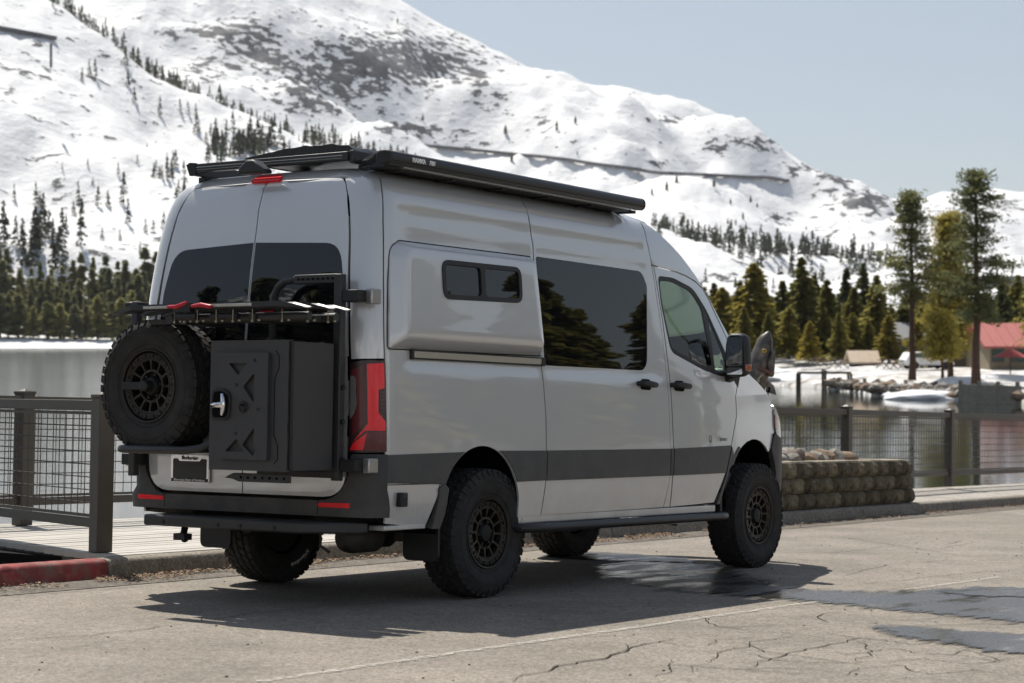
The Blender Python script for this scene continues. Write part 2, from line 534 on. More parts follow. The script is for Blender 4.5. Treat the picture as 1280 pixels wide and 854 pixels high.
def slab_polar(a, da, r0, r1, ya, yb):
    vs = []
    for y in (ya, yb):
        for sa, r in ((-1, r0), (1, r0), (.8, r1), (-.8, r1)):
            vs.append((r * cos(a + da * sa), y, r * sin(a + da * sa)))
    return vs, [(3, 2, 1, 0), (4, 5, 6, 7), (0, 1, 5, 4), (1, 2, 6, 5), (2, 3, 7, 6), (3, 0, 4, 7)]
TY = tyre_mesh(); RM = rim_mesh()
brk = MB().lathe([(.0, -.03), (.15, -.03), (.155, -.01), (.06, .02), (.06, .10)], n=32).mesh('brake_disc', 'dirtymetal', 30)
def letters_arc(word, r, h, size, a0, m, parent, face):
    """raised lettering round the side wall; face = +1 or -1 along y"""
    mb = MB()
    wd = {'i': .45, 'r': .6, 'c': .8, 'F': .8}
    pos = 0; L = []
    for ch in word:
        w = wd.get(ch, .9) * size * .72
        L.append((ch, pos + w / 2)); pos += w
    for ch, q in L:
        me = text_mesh(ch, size, .0012, 0, .001)
        a = a0 + (q - pos / 2) / r
        rad = Vector((cos(a), 0, sin(a))); tan = Vector((-sin(a), 0, cos(a)))
        if face > 0: uy, ux = rad, tan * -1
        else: uy, ux = rad, tan
        ux = uy.cross(Vector((0, face, 0)))
        o = rad * r + Vector((0, face * h, 0))
        mb.add([o + ux * v.co.x + uy * v.co.y + Vector((0, face * v.co.z, 0)) for v in me.vertices], [tuple(p.vertices) for p in me.polygons])
        bpy.data.meshes.remove(me)
    return mb.build('lettering', m, parent)
def wheel(name, loc, rz, spin, letter=None):
    w = empty(name, loc, rz, near=False); w.parent = van
    t = link('tyre', TY, w); r = link('rim', RM, w); b_ = link('brake_disc', brk, w)
    for o in (t, r): o.rotation_euler = (0, spin, 0)
    b_.location = (0, .02, 0)
    return w
TR = .408
wheel('wheel', (0, -.845, TR), 0, .2)
wheel('wheel', (3.665, -.845, TR), 0, 1.1)
wl = wheel('wheel', (0, .845, TR), pi, .7)
wheel('wheel', (3.665, .845, TR), pi, 2.1)
letters_arc('BFGoodrich', .292, .135, .036, radians(-118), 'whiteprint', wl, 1)

# ---- skin panels of the passenger side (and their mirror images)
zr = 2.585
side = panel('side_panel', 'paint', van, [(1.05 , .735), (sx(-.60), .735), (sx(-.575), .715)] + [(sx(a), b) for a, b in arc_pts((-.14, .53), .43, 155, 12, 22)] + [(sx(.285), .50), (sx(.545), .50), (sx(.572), .70), (sx(.577), .85), (sx(.568), 1.16), (sx(.527), 1.52), (sx(.50), 2.15), (sx(.50), 2.40), (sx(.54), zr), (1.03, zr), (1.025, 2.3), (1.04, 1.9), (1.05, 1.45)], SS, step=.075)
low = panel('lower_quarter_panel', 'paint', van, [(1.06, .505), (sx(-.72), .470), (sx(-.705), .470), (sx(-.60), .66), (sx(-.59), .73), (1.055, .73)], SS, off=.001, step=.075)
slide_out = [(.553, .505), (2.13, .515), (2.19, .70), (2.197, .88), (2.175, 1.287), (2.122, 1.748), (2.038, 2.236), (2.02, 2.44), (2.06, 2.575), (.552, 2.582), (.512, 2.40), (.512, 2.15), (.538, 1.52), (.579, 1.16), (.588, .85), (.583, .70)]
slwin = rpoly([(.528, 2.205), (1.885, 2.20), (1.945, 2.10), (1.885, 1.49), (.572, 1.487)], [.03, .10, .02, .10, .03])
slide = panel('sliding_door', 'paint', van, slide_out, S, holes=[slwin], step=.075)
g = panel('window', 'privacy', slide, [p for p in slwin], S, off=-.002, thick=0, step=.12)
fd_out = [(2.235, .515), (2.885, .53), (2.90, .54), (3.06, .756), (3.155, .968), (3.247, 1.183), (3.238, 1.336), (3.30, 1.47), (3.345, 1.552), (3.13, 1.84), (2.94, 2.07), (2.86, 2.135), (2.76, 2.176), (2.6, 2.208), (2.42, 2.228), (2.075, 2.25), (2.15, 1.865), (2.213, 1.404), (2.252, .941)]
fwin = rpoly([(2.115, 2.185), (2.36, 2.187), (2.70, 2.128), (2.90, 1.97), (3.16, 1.62), (3.215, 1.50), (3.0, 1.478), (2.72, 1.517), (2.235, 1.635), (2.135, 1.98)], [.05, .05, .08, .08, .02, .03, .05, .1, .07, .05])
fdoor = panel('front_door', 'paint', van, fd_out, S, holes=[fwin], step=.07)
bp = panel('pillar', 'paint', van, [(2.143, .515), (2.225, .515), (2.243, .94), (2.203, 1.404), (2.14, 1.865), (2.066, 2.25), (2.048, 2.25), (2.13, 1.75), (2.183, 1.287), (2.205, .88), (2.198, .70)], S, off=-.002, step=.09)
cabtop = panel('cab_side_panel', 'paint', van, [(2.072, 2.578), (2.12, 2.574), (2.30, 2.49), (2.55, 2.365), (2.778, 2.225), (2.98, 2.06), (3.16, 1.875), (3.36, 1.675), (3.515, 1.525), (3.355, 1.548), (3.14, 1.85), (2.95, 2.082), (2.865, 2.147), (2.765, 2.188), (2.6, 2.22), (2.42, 2.24), (2.044, 2.262), (2.032, 2.44)], S, step=.06)
fender_out = [(3.252, 1.336), (3.310, 1.462), (3.36, 1.54), (3.515, 1.515), (3.72, 1.44), (3.90, 1.365), (3.97, 1.30), (4.04, 1.20), (4.05, 1.06), (4.01, .99), (3.96, .935)] + [(3.60 + .47 * cos(radians(a)), .61 + .395 * sin(radians(a))) for a in (48, 60, 72, 84, 96, 108, 120, 132, 142)] + [(3.165, .955), (3.262, 1.183)]
fender = panel('front_fender', 'paint', van, fender_out, S, step=.06)
# black band along the doors and round the arches
bands = [panel('moulding', 'moulding', side, [(1.063, .742), (sx(-.59), .728)] + [(sx(a), b) for a, b in arc_pts((-.14, .53), .437, 155, 116, 6)] + [(1.045, .908)], SS, off=.007, thick=.01, step=.09)]
bands.append(panel('moulding', 'moulding', side, [(sx(a), b) for a, b in arc_pts((-.14, .53), .437, 66, 27, 6)] + [(sx(.573), .733), (sx(.578), .928)], SS, off=.007, thick=.01, step=.09))
bands.append(panel('moulding', 'moulding', slide, [(.587, .731), (2.19, .741), (2.195, .935), (.589, .928)], S, off=.007, thick=.01, step=.09))
bands.append(panel('moulding', 'moulding', bp, [(2.206, .741), (2.231, .741), (2.240, .936), (2.208, .936)], S, off=.005, thick=.01, step=.09))
bands.append(panel('moulding', 'moulding', fdoor, [(2.244, .741), (3.045, .748), (3.062, .770), (3.147, .957), (2.254, .936)], S, off=.007, thick=.01, step=.09))
archf = panel('wheel_arch_trim', 'moulding', van, [(2.935, .515), (2.985, .515), (3.08, .72), (3.135, .80)] + [(3.60 + .472 * cos(radians(a)), .61 + .40 * sin(radians(a))) for a in (150, 142, 134, 126)] + [(3.60 + .50 * cos(radians(a)), .61 + .43 * sin(radians(a))) for a in (128, 135, 142)] + [(3.165, .945), (3.075, .745)], S, off=.006, thick=.03, step=.06)
# dark lining behind every gap
lin = panel('inner_panel', 'gap', van, [(.80, .60), (1.06, .52), (sx(-.60), .52), (sx(-.585), .715)] + [(sx(a), b) for a, b in arc_pts((-.14, .53), .44, 155, 10, 14)] + [(sx(.31), .53), (sx(2.92), .53), (sx(3.05), .74), (sx(3.14), .93), (sx(3.16), .97), (sx(3.27), 1.18), (sx(3.27), 1.36), (sx(3.05), 1.47), (sx(2.72), 1.505), (sx(2.22), 1.62), (sx(2.12), 1.98), (sx(2.09), 2.2), (sx(2.10), 2.575), (.81, 2.57)], SS, off=-.018, thick=0, step=.12)
arear = panel('inner_panel', 'gap', van, [(3.04, .77), (3.10, .76), (3.20, .90), (3.36, 1.01), (3.6, 1.045), (3.8, 1.01), (3.98, .95), (4.03, 1.05), (3.95, 1.28), (3.85, 1.36), (3.5, 1.49), (3.34, 1.50), (3.22, 1.34)], S, off=-.018, thick=0, step=.12)

# ---- rear corner pillar and tail lamp, both sides
corner = panel('corner_pillar', 'paint', van, [(.826, 1.470), (1.040, 1.475), (1.030, 1.9), (1.015, 2.3), (1.022, zr), (.905, zr), (.80, zr), (.797, 2.54), (.803, 2.45), (.810, 2.2), (.818, 1.8)], SS, step=.05)
tl_out = rpoly([(.818, .92), (1.052, .925), (1.042, 1.462), (.90, 1.462), (.822, 1.445)], [.01, .01, .012, .05, .02])
tail = panel('tail_lamp', 'smoke', van, tl_out, SS, off=.012, thick=.03, step=.04)
panel('red_lens', 'redlens', tail, rpoly([(.925, 1.44), (1.030, 1.447), (1.032, 1.30), (.995, 1.29), (.993, 1.16), (1.040, 1.10), (1.040, 1.05), (.915, 1.05), (.845, .985), (.93, 1.09), (.928, 1.2)], .006, 3), SS, off=.0165, thick=.004, step=.035)
panel('red_lens', 'reddark', tail, rpoly([(.826, .93), (1.046, .935), (1.046, 1.045), (.92, 1.045), (.835, .975)], .004, 3), SS, off=.0155, thick=.003, step=.035)
panel('red_lens', 'redlens', tail, rpoly([(.828, .935), (.905, .937), (.925, 1.035), (.845, .975)], .004, 3), SS, off=.018, thick=.003, step=.035)
panel('red_lens', 'reddark', tail, rpoly([(.832, 1.40), (.905, 1.435), (.915, 1.10), (.86, 1.03), (.838, 1.02)], .004, 3), SS, off=.0145, thick=.003, step=.035)
panel('reversing_lens', 'clearlens', tail, rpoly([(.828, 1.375), (.858, 1.365), (.866, 1.20), (.850, 1.15), (.824, 1.11)], .018, 4), SS, off=.0185, thick=.004, step=.03)
for k in range(13):
    z = 1.145 + .0118 * k
    panel('lamp_fin', 'reddark' if k % 2 else 'smoke', tail, [(1.000, z), (1.040, z), (1.040, z + .006), (1.000, z + .006)], SS, off=.019, thick=.004, step=.04)
for o in (side, low, slide, fdoor, bp, cabtop, fender, archf, lin, arear, corner, tail): mir(o)

# ---- front side windows
fg = [p for p in fwin]
gl = panel('window', 'sideglass', fdoor, fg, S, off=-.008, thick=0, step=.12)
gl2 = panel('window', 'sideglass', MIRROR_MAP[fdoor], fg, S, off=-.008, thick=0, step=.12)
fr = panel('window_frame', 'black', fdoor, [(x, z) for x, z in densify(fwin, .05)], S, holes=[rpoly([(2.145, 2.155), (2.36, 2.158), (2.67, 2.105), (2.82, 1.985), (2.868, 1.56), (2.725, 1.552), (2.265, 1.662), (2.165, 1.98)], [.05, .05, .08, .04, .02, .05, .06, .05]), rpoly([(2.905, 1.925), (3.09, 1.655), (3.13, 1.535), (2.985, 1.515), (2.915, 1.53)], [.02, .02, .02, .02, .02])], off=-.005, thick=.015, step=.06)
# ---- door handles
def handle(parent, x0, x1):
    c = (x0 + x1) / 2; y = -hw(1.39)
    panel('handle_recess', 'gap', parent, rpoly([(c - .075, 1.355), (c + .085, 1.35), (c + .08, 1.43), (c - .06, 1.43)], .04), S, off=.0015, thick=.002, step=.05)
    mb = MB()
    mb.tube([(x0, y + .01, 1.395), (x0 + .015, y - .035, 1.397), (c, y - .045, 1.395), (x1 - .02, y - .038, 1.39), (x1, y + .01, 1.388)], [.016, .021, .022, .021, .016], 10)
    return mb.build('door_handle', 'black', parent, 50)
handle(slide, 1.745, 1.955); handle(fdoor, 2.215, 2.44)
# maker's mark on the front door
mb = MB(); yy = -1.02
pr = text('lettering', 'Sprinter', .045, 'greyprint', fdoor, (3.02, W(sx(3.02), 1.0)[1] - .0025, 1.005), (1, .10, 0), (0, 0, 1))
panel('emblem', 'greyprint', fdoor, [(2.80 + .022 * cos(a * pi / 8), 1.005 + .030 * sin(a * pi / 8)) for a in range(16)], S, holes=[[(2.80 + .013 * cos(a * pi / 8), 1.009 + .017 * sin(a * pi / 8)) for a in range(16)]], off=.0012, thick=.001, step=.02)
# ---- sliding door rail
yr = W(sx(0), 1.515)[1]
r_ = MB().b(-.86, .535, yr - .020, yr + .01, 1.488, 1.532).build('door_rail', 'alu', van, bevel=.004)
MB().b(-.86, .535, yr - .022, yr - .012, 1.528, 1.537).build('rail_edge', 'black', r_)
MB().b(-.86, .535, yr - .022, yr - .012, 1.480, 1.4875).build('rail_edge', 'black', r_)
MB().b(-.885, -.862, yr - .024, yr + .01, 1.477, 1.539).build('rail_end', 'black', r_, bevel=.003)
MB().b(.512, .548, yr - .026, yr + .01, 1.480, 1.536).build('rail_end', 'black', r_, bevel=.003)

# ---- flared sleeping pod with its little window
def ring_pts(poly, off):
    out = []
    for x, z in poly:
        h = 2e-3
        p = Vector(S(x, z)); nn = (Vector(S(x + h, z)) - Vector(S(x - h, z))).cross(Vector(S(x, z + h)) - Vector(S(x, z - h))).normalized()
        if nn.y > 0: nn = -nn
        out.append(p + nn * off)
    return out
def pod():
    R = [.13, .03, .03, .02]
    def rect(l, r, b, t, rr): return densify(rpoly([(l, t), (r, t), (r + .02 * (1 if r > .3 else 0), b), (l, b)], rr, 8), .06)
    base = [(-1.095, 2.185), (.478, 2.195), (.525, 1.548), (-1.095, 1.535)]
    rings = []
    n = 64
    def resample(poly, n):
        d = [0]
        for i in range(len(poly)):
            a, b = poly[i], poly[(i + 1) % len(poly)]; d.append(d[-1] + math.hypot(b[0] - a[0], b[1] - a[1]))
        out = []
        for k in range(n):
            t = d[-1] * k / n; i = max(j for j in range(len(poly)) if d[j] <= t)
            a, b = poly[i], poly[(i + 1) % len(poly)]; w = (t - d[i]) / max(1e-9, d[i + 1] - d[i])
            out.append((a[0] + (b[0] - a[0]) * w, a[1] + (b[1] - a[1]) * w))
        return out
    specs = [(0, 0, 0, 0, [.11, .03, .02, .02], 0.), (.004, .004, .004, .004, [.11, .03, .02, .02], .012),
             (.055, .030, .035, .050, [.10, .035, .02, .03], .050), (.075, .045, .048, .065, [.09, .04, .025, .035], .064), (.10, .062, .062, .082, [.075, .04, .03, .04], .070), (.14, .10, .10, .12, [.06, .04, .03, .04], .071)]
    # l, r, t, b insets. every ring samples each edge and corner with the same count so that the rings match
    mb = MB(); allr = []
    def ring(l, r, t, b, rr, off):
        P = [(base[0][0] + l, base[0][1] - t), (base[1][0] - r, base[1][1] - t), (base[2][0] - r, base[2][1] + b), (base[3][0] + l, base[3][1] + b)]
        c = rpoly(P, rr, 6); out = []
        for k in range(4):
            cc = c[k * 7:(k + 1) * 7]; out += cc
            a, e = cc[-1], c[((k + 1) % 4) * 7]
            m = 16 if k % 2 == 0 else 8
            out += [(a[0] + (e[0] - a[0]) * i / m, a[1] + (e[1] - a[1]) * i / m) for i in range(1, m)]
        # the pod face is flatter than the body side
        return [q for q in ring_pts(out, off)], out
    for sp in specs:
        P3, P2 = ring(*sp)
        allr.append((P3, P2))
    n = len(allr[0][0]); vs = [q for r, _ in allr for q in r]; fs = []
    for i in range(len(allr) - 1):
        for k in range(n):
            a, b = i * n + k, i * n + (k + 1) % n
            fs.append((a, b, b + n, a + n))
    mb.add(vs, fs)
    o = mb.build('sleeping_pod', 'paint', van, 40)
    face = allr[-1][1]
    win = rpoly([(-.617, 2.09), (.237, 2.10), (.237, 1.87), (-.617, 1.848)], .07)
    f = panel('pod_face', 'paint', o, face, S, holes=[win], off=.071, thick=.01, step=.09)
    wf = panel('pod_window', 'black', o, win, S, holes=[rpoly([(-.585, 2.062), (-.215, 2.066), (-.215, 1.888), (-.585, 1.878)], .035), rpoly([(-.170, 2.066), (.205, 2.072), (.205, 1.898), (-.170, 1.889)], .035)], off=.078, thick=.02, step=.08)
    panel('pane', 'privacy', wf, [(-.60, 2.07), (-.2, 2.07), (-.2, 1.87), (-.60, 1.87)], S, off=.066, thick=0, step=.2)
    panel('pane', 'privacy', wf, [(-.185, 2.075), (.215, 2.08), (.215, 1.89), (-.185, 1.88)], S, off=.068, thick=0, step=.2)
    # hairline where the pod meets the skin
    e = MB(); E3 = ring(-.006, -.006, -.006, -.006, [.12, .035, .03, .03], .0015)[0]; E2 = ring(.0, .0, .0, .0, [.11, .03, .03, .03], .0015)[0]
    e.add(E3 + E2, [(k, (k + 1) % n, (k + 1) % n + n, k + n) for k in range(n)])
    e.build('seal', 'gap', o)
    return o
podo = pod(); mir(podo)

# ---- rear doors
def rear_door(sg):
    out = rpoly([(sg * .004, .655), (sg * .795, .655), (sg * .805, 1.2), (sg * .800, 2.2), (sg * .788, 2.568), (sg * .004, 2.605)], [0, .17, 0, 0, .045, 0])
    win = rpoly([(sg * .009, 2.192), (sg * .735, 2.165), (sg * .775, 1.9), (sg * .775, 1.40), (sg * .009, 1.40)], [.004, .12, .03, .14, .004])
    d = panel('rear_door', 'paint', van, out, SS, holes=[win], step=.075, offf=lambda u, v: .006 * exp(-((v - 2.385) / .02) ** 2))
    panel('window', 'privacy', d, win, SS, off=-.001, thick=0, step=.12)
    return d
rdr = rear_door(1); rdl = rear_door(-1)
panel('inner_panel', 'gap', van, [(-.86, .70), (.86, .70), (.86, 2.5), (.82, 2.60), (-.82, 2.60), (-.86, 2.5)], SS, off=-.02, thick=0, step=.14)
# upper rear rail between doors and roof
panel('roof_edge', 'paint', van, [(-.84, 2.592), (-.78, 2.574), (0, 2.612), (.78, 2.574), (.84, 2.592), (.84, 2.632), (-.84, 2.632)], SS, off=.001, step=.07)
# roof: the skin carried on over the shoulders to the crown
def zfront(x): return _pw(x, [1.5, 1.8, 2.0, 2.14], [2.72, 2.69, 2.645, 2.585])
sam = [-sx(2.12) + i * .1 for i in range(12)] ; sam = []
q_ = sx(2.12)
while q_ > 1.2: sam.append(q_); q_ -= .12
while q_ > .75: sam.append(q_); q_ -= .045
while q_ > 0: sam.append(q_); q_ -= .12
sam = sam + [0.] + [-v for v in reversed(sam)]
vs = []
LV = [('w', 2.575), ('w', 2.60), ('w', 2.62), ('w', 2.64)] + [('c', t) for t in (.12, .3, .55, .8, 1.0)]
for s_ in sam:
    p1 = Vector(W(s_, 2.64)); sp_ = Vector((max(-.55, p1.x), 0, 2.67))
    for kind, v in LV:
        q = Vector(W(s_, v)) if kind == 'w' else Vector((p1.x + (sp_.x - p1.x) * v, p1.y + (sp_.y - p1.y) * v, 2.64 + .03 * sin(v * pi / 2) ** .8))
        if kind == 'w': q.z -= .0015
        q.z = min(q.z, zfront(q.x)); vs.append(q)
n = len(LV)
roof = MB().add(vs, [(i * n + j, i * n + j + 1, (i + 1) * n + j + 1, (i + 1) * n + j) for i in range(len(sam) - 1) for j in range(n - 1)]).build('roof', 'paint', van, 60)
# brake light and camera over the doors
zt = 2.588
panel('brake_light', 'redlens', van, rpoly([(-.165, 2.573), (.155, 2.573), (.135, 2.612), (-.145, 2.612)], .015), SS, off=.016, thick=.02, step=.05)
mb = MB(); pr_ = [(-.105, 0), (-.085, .045), (-.03, .085), (.03, .085), (.11, .025), (.12, 0)]
cm = MB().prism(pr_, (-1.13, .02, 2.616), (0, -1, 0), (0, 0, 1), .09).build('rear_camera', 'satin', van, bevel=.012)
# ---- rear bumper and step
bo = [(-1.062, .545), (1.062, .545), (1.062, .912), (.84, .912), (.825, .90), (.815, .80)] + [(.635 + .18 * cos(radians(a)), .815 + .18 * sin(radians(a))) for a in range(-5, -91, -12)] + [(0, .637)] + [(-.635 - .18 * cos(radians(a)), .815 + .18 * sin(radians(a))) for a in range(-89, 0, 12)] + [(-.815, .80), (-.825, .90), (-.84, .912), (-1.062, .912)]
bumper = panel('rear_bumper', 'bumper', van, bo, SS, off=.008, thick=.03, step=.06, offf=lambda u, v: .032 * _sm((.68 - v) / .05))
for sg in (1, -1):
    panel('reflector', 'redlens', bumper, rpoly([(sg * .63, .598), (sg * .845, .598), (sg * .845, .627), (sg * .63, .623)], .008, 3), SS, off=.044, thick=.006, step=.05)
    panel('bumper_joint', 'gap', bumper, [(sg * .625, .555), (sg * .629, .555), (sg * .629, .64), (sg * .625, .64)], SS, off=.0412, thick=.0, step=.05)
st = MB()
st.prism([(.64, 0), (.62, .30), (-.62, .30), (-.86, .14), (-.92, 0)], (-1.16, 0, .445), (0, 1, 0), (-1, 0, 0), .068)
step_o = st.build('rear_step', 'powder', van, bevel=.012)
mb = MB()
for y in (.45, 0, -.18, -.45): mb.lathe([(0, -.004), (.012, -.004), (.012, .004)], (-1.462, y, .472), 'x', 10)
tag(mb.build('bolt', 'black', step_o), kind='stuff')
MB().tube([(-1.30, .42, .43), (-1.33, .40, .40), (-1.36, .36, .36)], .022, 8).b(-1.40, -1.33, .33, .42, .36, .40).build('tow_plug', 'black', step_o, 40)
# spare parts of the underbody: frame, exhaust, axle, tanks
un = MB()
un.b(-1.15, 4.2, -.62, -.50, .46, .60).b(-1.15, 4.2, .50, .62, .46, .60).b(-1.1, 4.1, -.80, .80, .60, .66).b(.45, 2.7, -.45, .45, .42, .6).b(2.9, 3.4, -.7, .7, .40, .6)
un.tube([(0, -.78, .42), (0, -.2, .42), (0, -.15, .42), (0, .15, .42), (0, .2, .42), (0, .78, .42)], [.055, .06, .14, .15, .06, .055], 14)
un.tube([(3.665, -.78, .42), (3.665, .78, .42)], .05, 10)
un.b(-.5, .6, -.66, -.60, .36, .42).b(-.5, .6, .60, .66, .36, .42)
un.build('underbody', 'dirtymetal', van, 40)
ex = MB()
ex.tube([(-1.02, -.60, .40), (-.98, -.60, .40), (-.93, -.60, .40), (-.72, -.60, .40), (-.66, -.60, .40)], [.05, .085, .095, .095, .05], 18)
ex.tube([(-1.04, -.52, .45), (-1.06, -.47, .42), (-1.06, -.47, .35), (-1.03, -.52, .31)], .010, 8)
ex.build('exhaust', 'dirtymetal', van, 40)
# wheel wells and mud flaps
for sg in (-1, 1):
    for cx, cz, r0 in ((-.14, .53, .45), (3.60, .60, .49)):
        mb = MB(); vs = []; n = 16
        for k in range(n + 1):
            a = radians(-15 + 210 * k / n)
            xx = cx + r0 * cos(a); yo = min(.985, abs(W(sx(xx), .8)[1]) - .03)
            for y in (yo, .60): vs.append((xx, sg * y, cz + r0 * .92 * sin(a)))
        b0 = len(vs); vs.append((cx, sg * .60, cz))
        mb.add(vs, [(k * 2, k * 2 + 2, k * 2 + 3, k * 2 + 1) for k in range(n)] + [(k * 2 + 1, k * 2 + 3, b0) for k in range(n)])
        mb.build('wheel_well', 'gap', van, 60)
    MB().prism(rpoly([(-.0, .70), (.07, .45), (-.03, .30), (-.05, .255), (.20, .255), (.20, .70)], [0, .02, .02, .05, .05, 0]) if 0 else rpoly([(0, .74), (0, .255), (.27, .255), (.27, .74)], [0, .05, .05, 0]), (-.545, sg * .985 if sg < 0 else .715, 0), (0, 1, 0), (0, 0, 1), -.02).build('mud_flap', 'black', van)
panel('mud_flap', 'moulding', van, [(-.64, .46), (-.56, .46), (-.52, .56), (-.50, .70), (-.545, .73), (-.60, .70), (-.595, .66)], S, off=.012, thick=.06, step=.05)
MB().prism(rpoly([(0, .74), (0, .40), (.2, .40), (.2, .74)], [0, .03, .03, 0]), (3.02, -.985, 0), (0, 1, 0), (0, 0, 1), -.03).build('mud_flap', 'black', van)
# little black socket in the lower quarter
yq = W(sx(-.97), .65)[1]
MB().b(-1.005, -.935, yq - .035, yq + .005, .602, .685).build('socket', 'black', van, bevel=.006)
MB().b(-.995, -.945, yq - .04, yq - .034, .655, .68).build('socket', 'satin', van, bevel=.002)
# sills and side steps
sl = MB(); sl.prism([(0, 0), (0, .055), (.03, .06), (.10, .06), (.10, 0)], (.30, -.985, .455), (0, 1, 0), (0, 0, 1), 2.62)
sill = sl.build('sill', 'paint', van, bevel=.008); mir(sill)
MB().prism([(0, 0), (0, .03), (.12, .03), (.12, 0)], (-1.10, -.99, .462), (0, 1, 0), (0, 0, 1), .40).build('sill', 'paint', van, bevel=.006)
sb = MB(); sb.tube([(.28, -.93, .435), (.29, -1.02, .43), (.34, -1.055, .43), (.5, -1.06, .43), (2.85, -1.06, .43), (2.95, -1.05, .43), (2.99, -1.02, .43), (3.0, -.93, .435)], .030, 12)
stp = sb.build('side_step', 'satin', van, 45)
sb = MB()
sb.b(.40, 2.9, -1.035, -.94, .436, .446)
for k in range(5): sb.bar((.5 + k * .56, -1.03, .425), (.5 + k * .56, -.70, .455), .05, .03)
for k in range(24): sb.b(.45 + k * .1, .51 + k * .1, -1.02, -.955, .446, .452)
sb.build('tread_plate', 'black', stp); mir(stp)
# ---- cab front: roof cap, windscreen, bonnet, nose
def loft(name, m, pts, bulge, n=14, parent=van, rise=.02):
    mb = MB(); vs = []
    for k, (x, z) in enumerate(pts):
        ye = abs(W(sx(x), z)[1]) - .004
        bu = bulge[k]
        for j in range(n + 1):
            t = -1 + 2 * j / n
            e = 1 - abs(t) ** 2.4
            vs.append((x + bu * e, t * ye, z + rise * e))
    mb.add(vs, [(i * (n + 1) + j, i * (n + 1) + j + 1, (i + 1) * (n + 1) + j + 1, (i + 1) * (n + 1) + j) for i in range(len(pts) - 1) for j in range(n)])
    return mb.build(name, m, parent, 50)
loft('roof_cap', 'paint', [(2.06, 2.598), (2.14, 2.585), (2.30, 2.49), (2.55, 2.365), (2.70, 2.275)], [.03, .05, .10, .14, .16], rise=.05)
ws = loft('windscreen', 'headglass', [(2.71, 2.268), (2.778, 2.225), (2.98, 2.06), (3.16, 1.875), (3.36, 1.675), (3.49, 1.55)], [.16, .17, .20, .23, .26, .28])
loft('bonnet', 'paint', [(3.495, 1.535), (3.60, 1.485), (3.72, 1.44), (3.90, 1.365), (3.97, 1.30), (4.02, 1.21)], [.28, .32, .38, .44, .48, .5])
def Fn(u, z):
    if u < 0: return W(sx(4.0 + u), z)
    p = W(sx(4.0), z); a = u * pi / 2
    return (4.0 + .60 * abs(sin(a)) ** .95, p[1] * max(1e-5, cos(a)) ** .7, z)
fb = panel('front_bumper', 'bumper', van, [(.07, .575), (.999, .52), (.999, .80), (.30, .98), (.02, 1.05), (-.035, .93), (.03, .80), (.068, .66)], Fn, off=.012, thick=.04, step=.05)
mir(fb)
ng = panel('nose_panel', 'paint', van, [(.22, .985), (.999, .805), (.999, 1.20), (.40, 1.13), (.24, 1.05)], Fn, off=-.01, thick=.02, step=.08)
mir(ng)
hl = panel('headlight', 'clearlens', van, rpoly([(.06, 1.05), (.17, .985), (.21, 1.02), (.17, 1.13), (.09, 1.22), (.015, 1.285), (.01, 1.22)], .025), Fn, off=.006, thick=.03, step=.04)
panel('headlight_bezel', 'amber', hl, rpoly([(.04, 1.09), (.08, 1.08), (.06, 1.2), (.03, 1.2)], .01), Fn, off=.010, thick=.004, step=.03)
mir(hl)
gr = panel('grille', 'black', van, rpoly([(.45, .86), (.999, .86), (.999, 1.15), (.45, 1.12)], .03), Fn, off=.012, thick=.02, step=.08)
mir(gr)
# firewall and cab interior
it = MB(); it.b(3.35, 3.55, -.80, .80, .6, 1.42).b(3.05, 3.40, -.78, .78, 1.05, 1.42).b(2.0, 3.5, -.85, .85, .55, .75).b(2.9, 3.2, -.10, .16, .7, 1.2)
it.build('dashboard', 'trim', van, bevel=.04)
def seat_(y):
    mb = MB(); mb.b(2.38, 2.92, y - .26, y + .26, .95, 1.10)
    t = Matrix.Rotation(radians(-12), 4, 'Y'); mb.box((2.33, y, 1.42), (.14, .50, .66), t); mb.box((2.26, y, 1.84), (.10, .28, .18), t)
    mb.b(2.4, 2.9, y - .2, y + .2, .72, .95)
    mb.build('cab_seat', 'seat', van, bevel=.05, seg=3)
seat_(-.46); seat_(.46)
sw = MB()
t = Matrix.Rotation(radians(-62), 3, 'Y')
vs = []
ctr = Vector((2.98, .46, 1.36))
sw.tube([ctr + t @ Vector((.19 * cos(a * pi / 12), .19 * sin(a * pi / 12), 0)) for a in range(25)], .016, 8, caps=False)
sw.tube([ctr + t @ Vector((-.18, 0, 0)), ctr, ctr + t @ Vector((.18, 0, 0))], .018, 8).tube([ctr, (3.15, .46, 1.25)], .03, 8)
sw.build('steering_wheel', 'black', van, 50)
MB().b(2.04, 2.06, -.80, .80, .6, 1.60).build('cab_partition', 'seat', van)
vp = MB().b(2.52, 2.72, .800, .812, 1.78, 1.99).build('square_card', 'whiteprint', van, bevel=.004)  # pale square plate with a dark disc inside the far window
MB().lathe([(0, -.004), (.062, -.004), (.062, .004)], (2.62, .797, 1.885), 'y', 24).build('card_disc', 'black', vp)
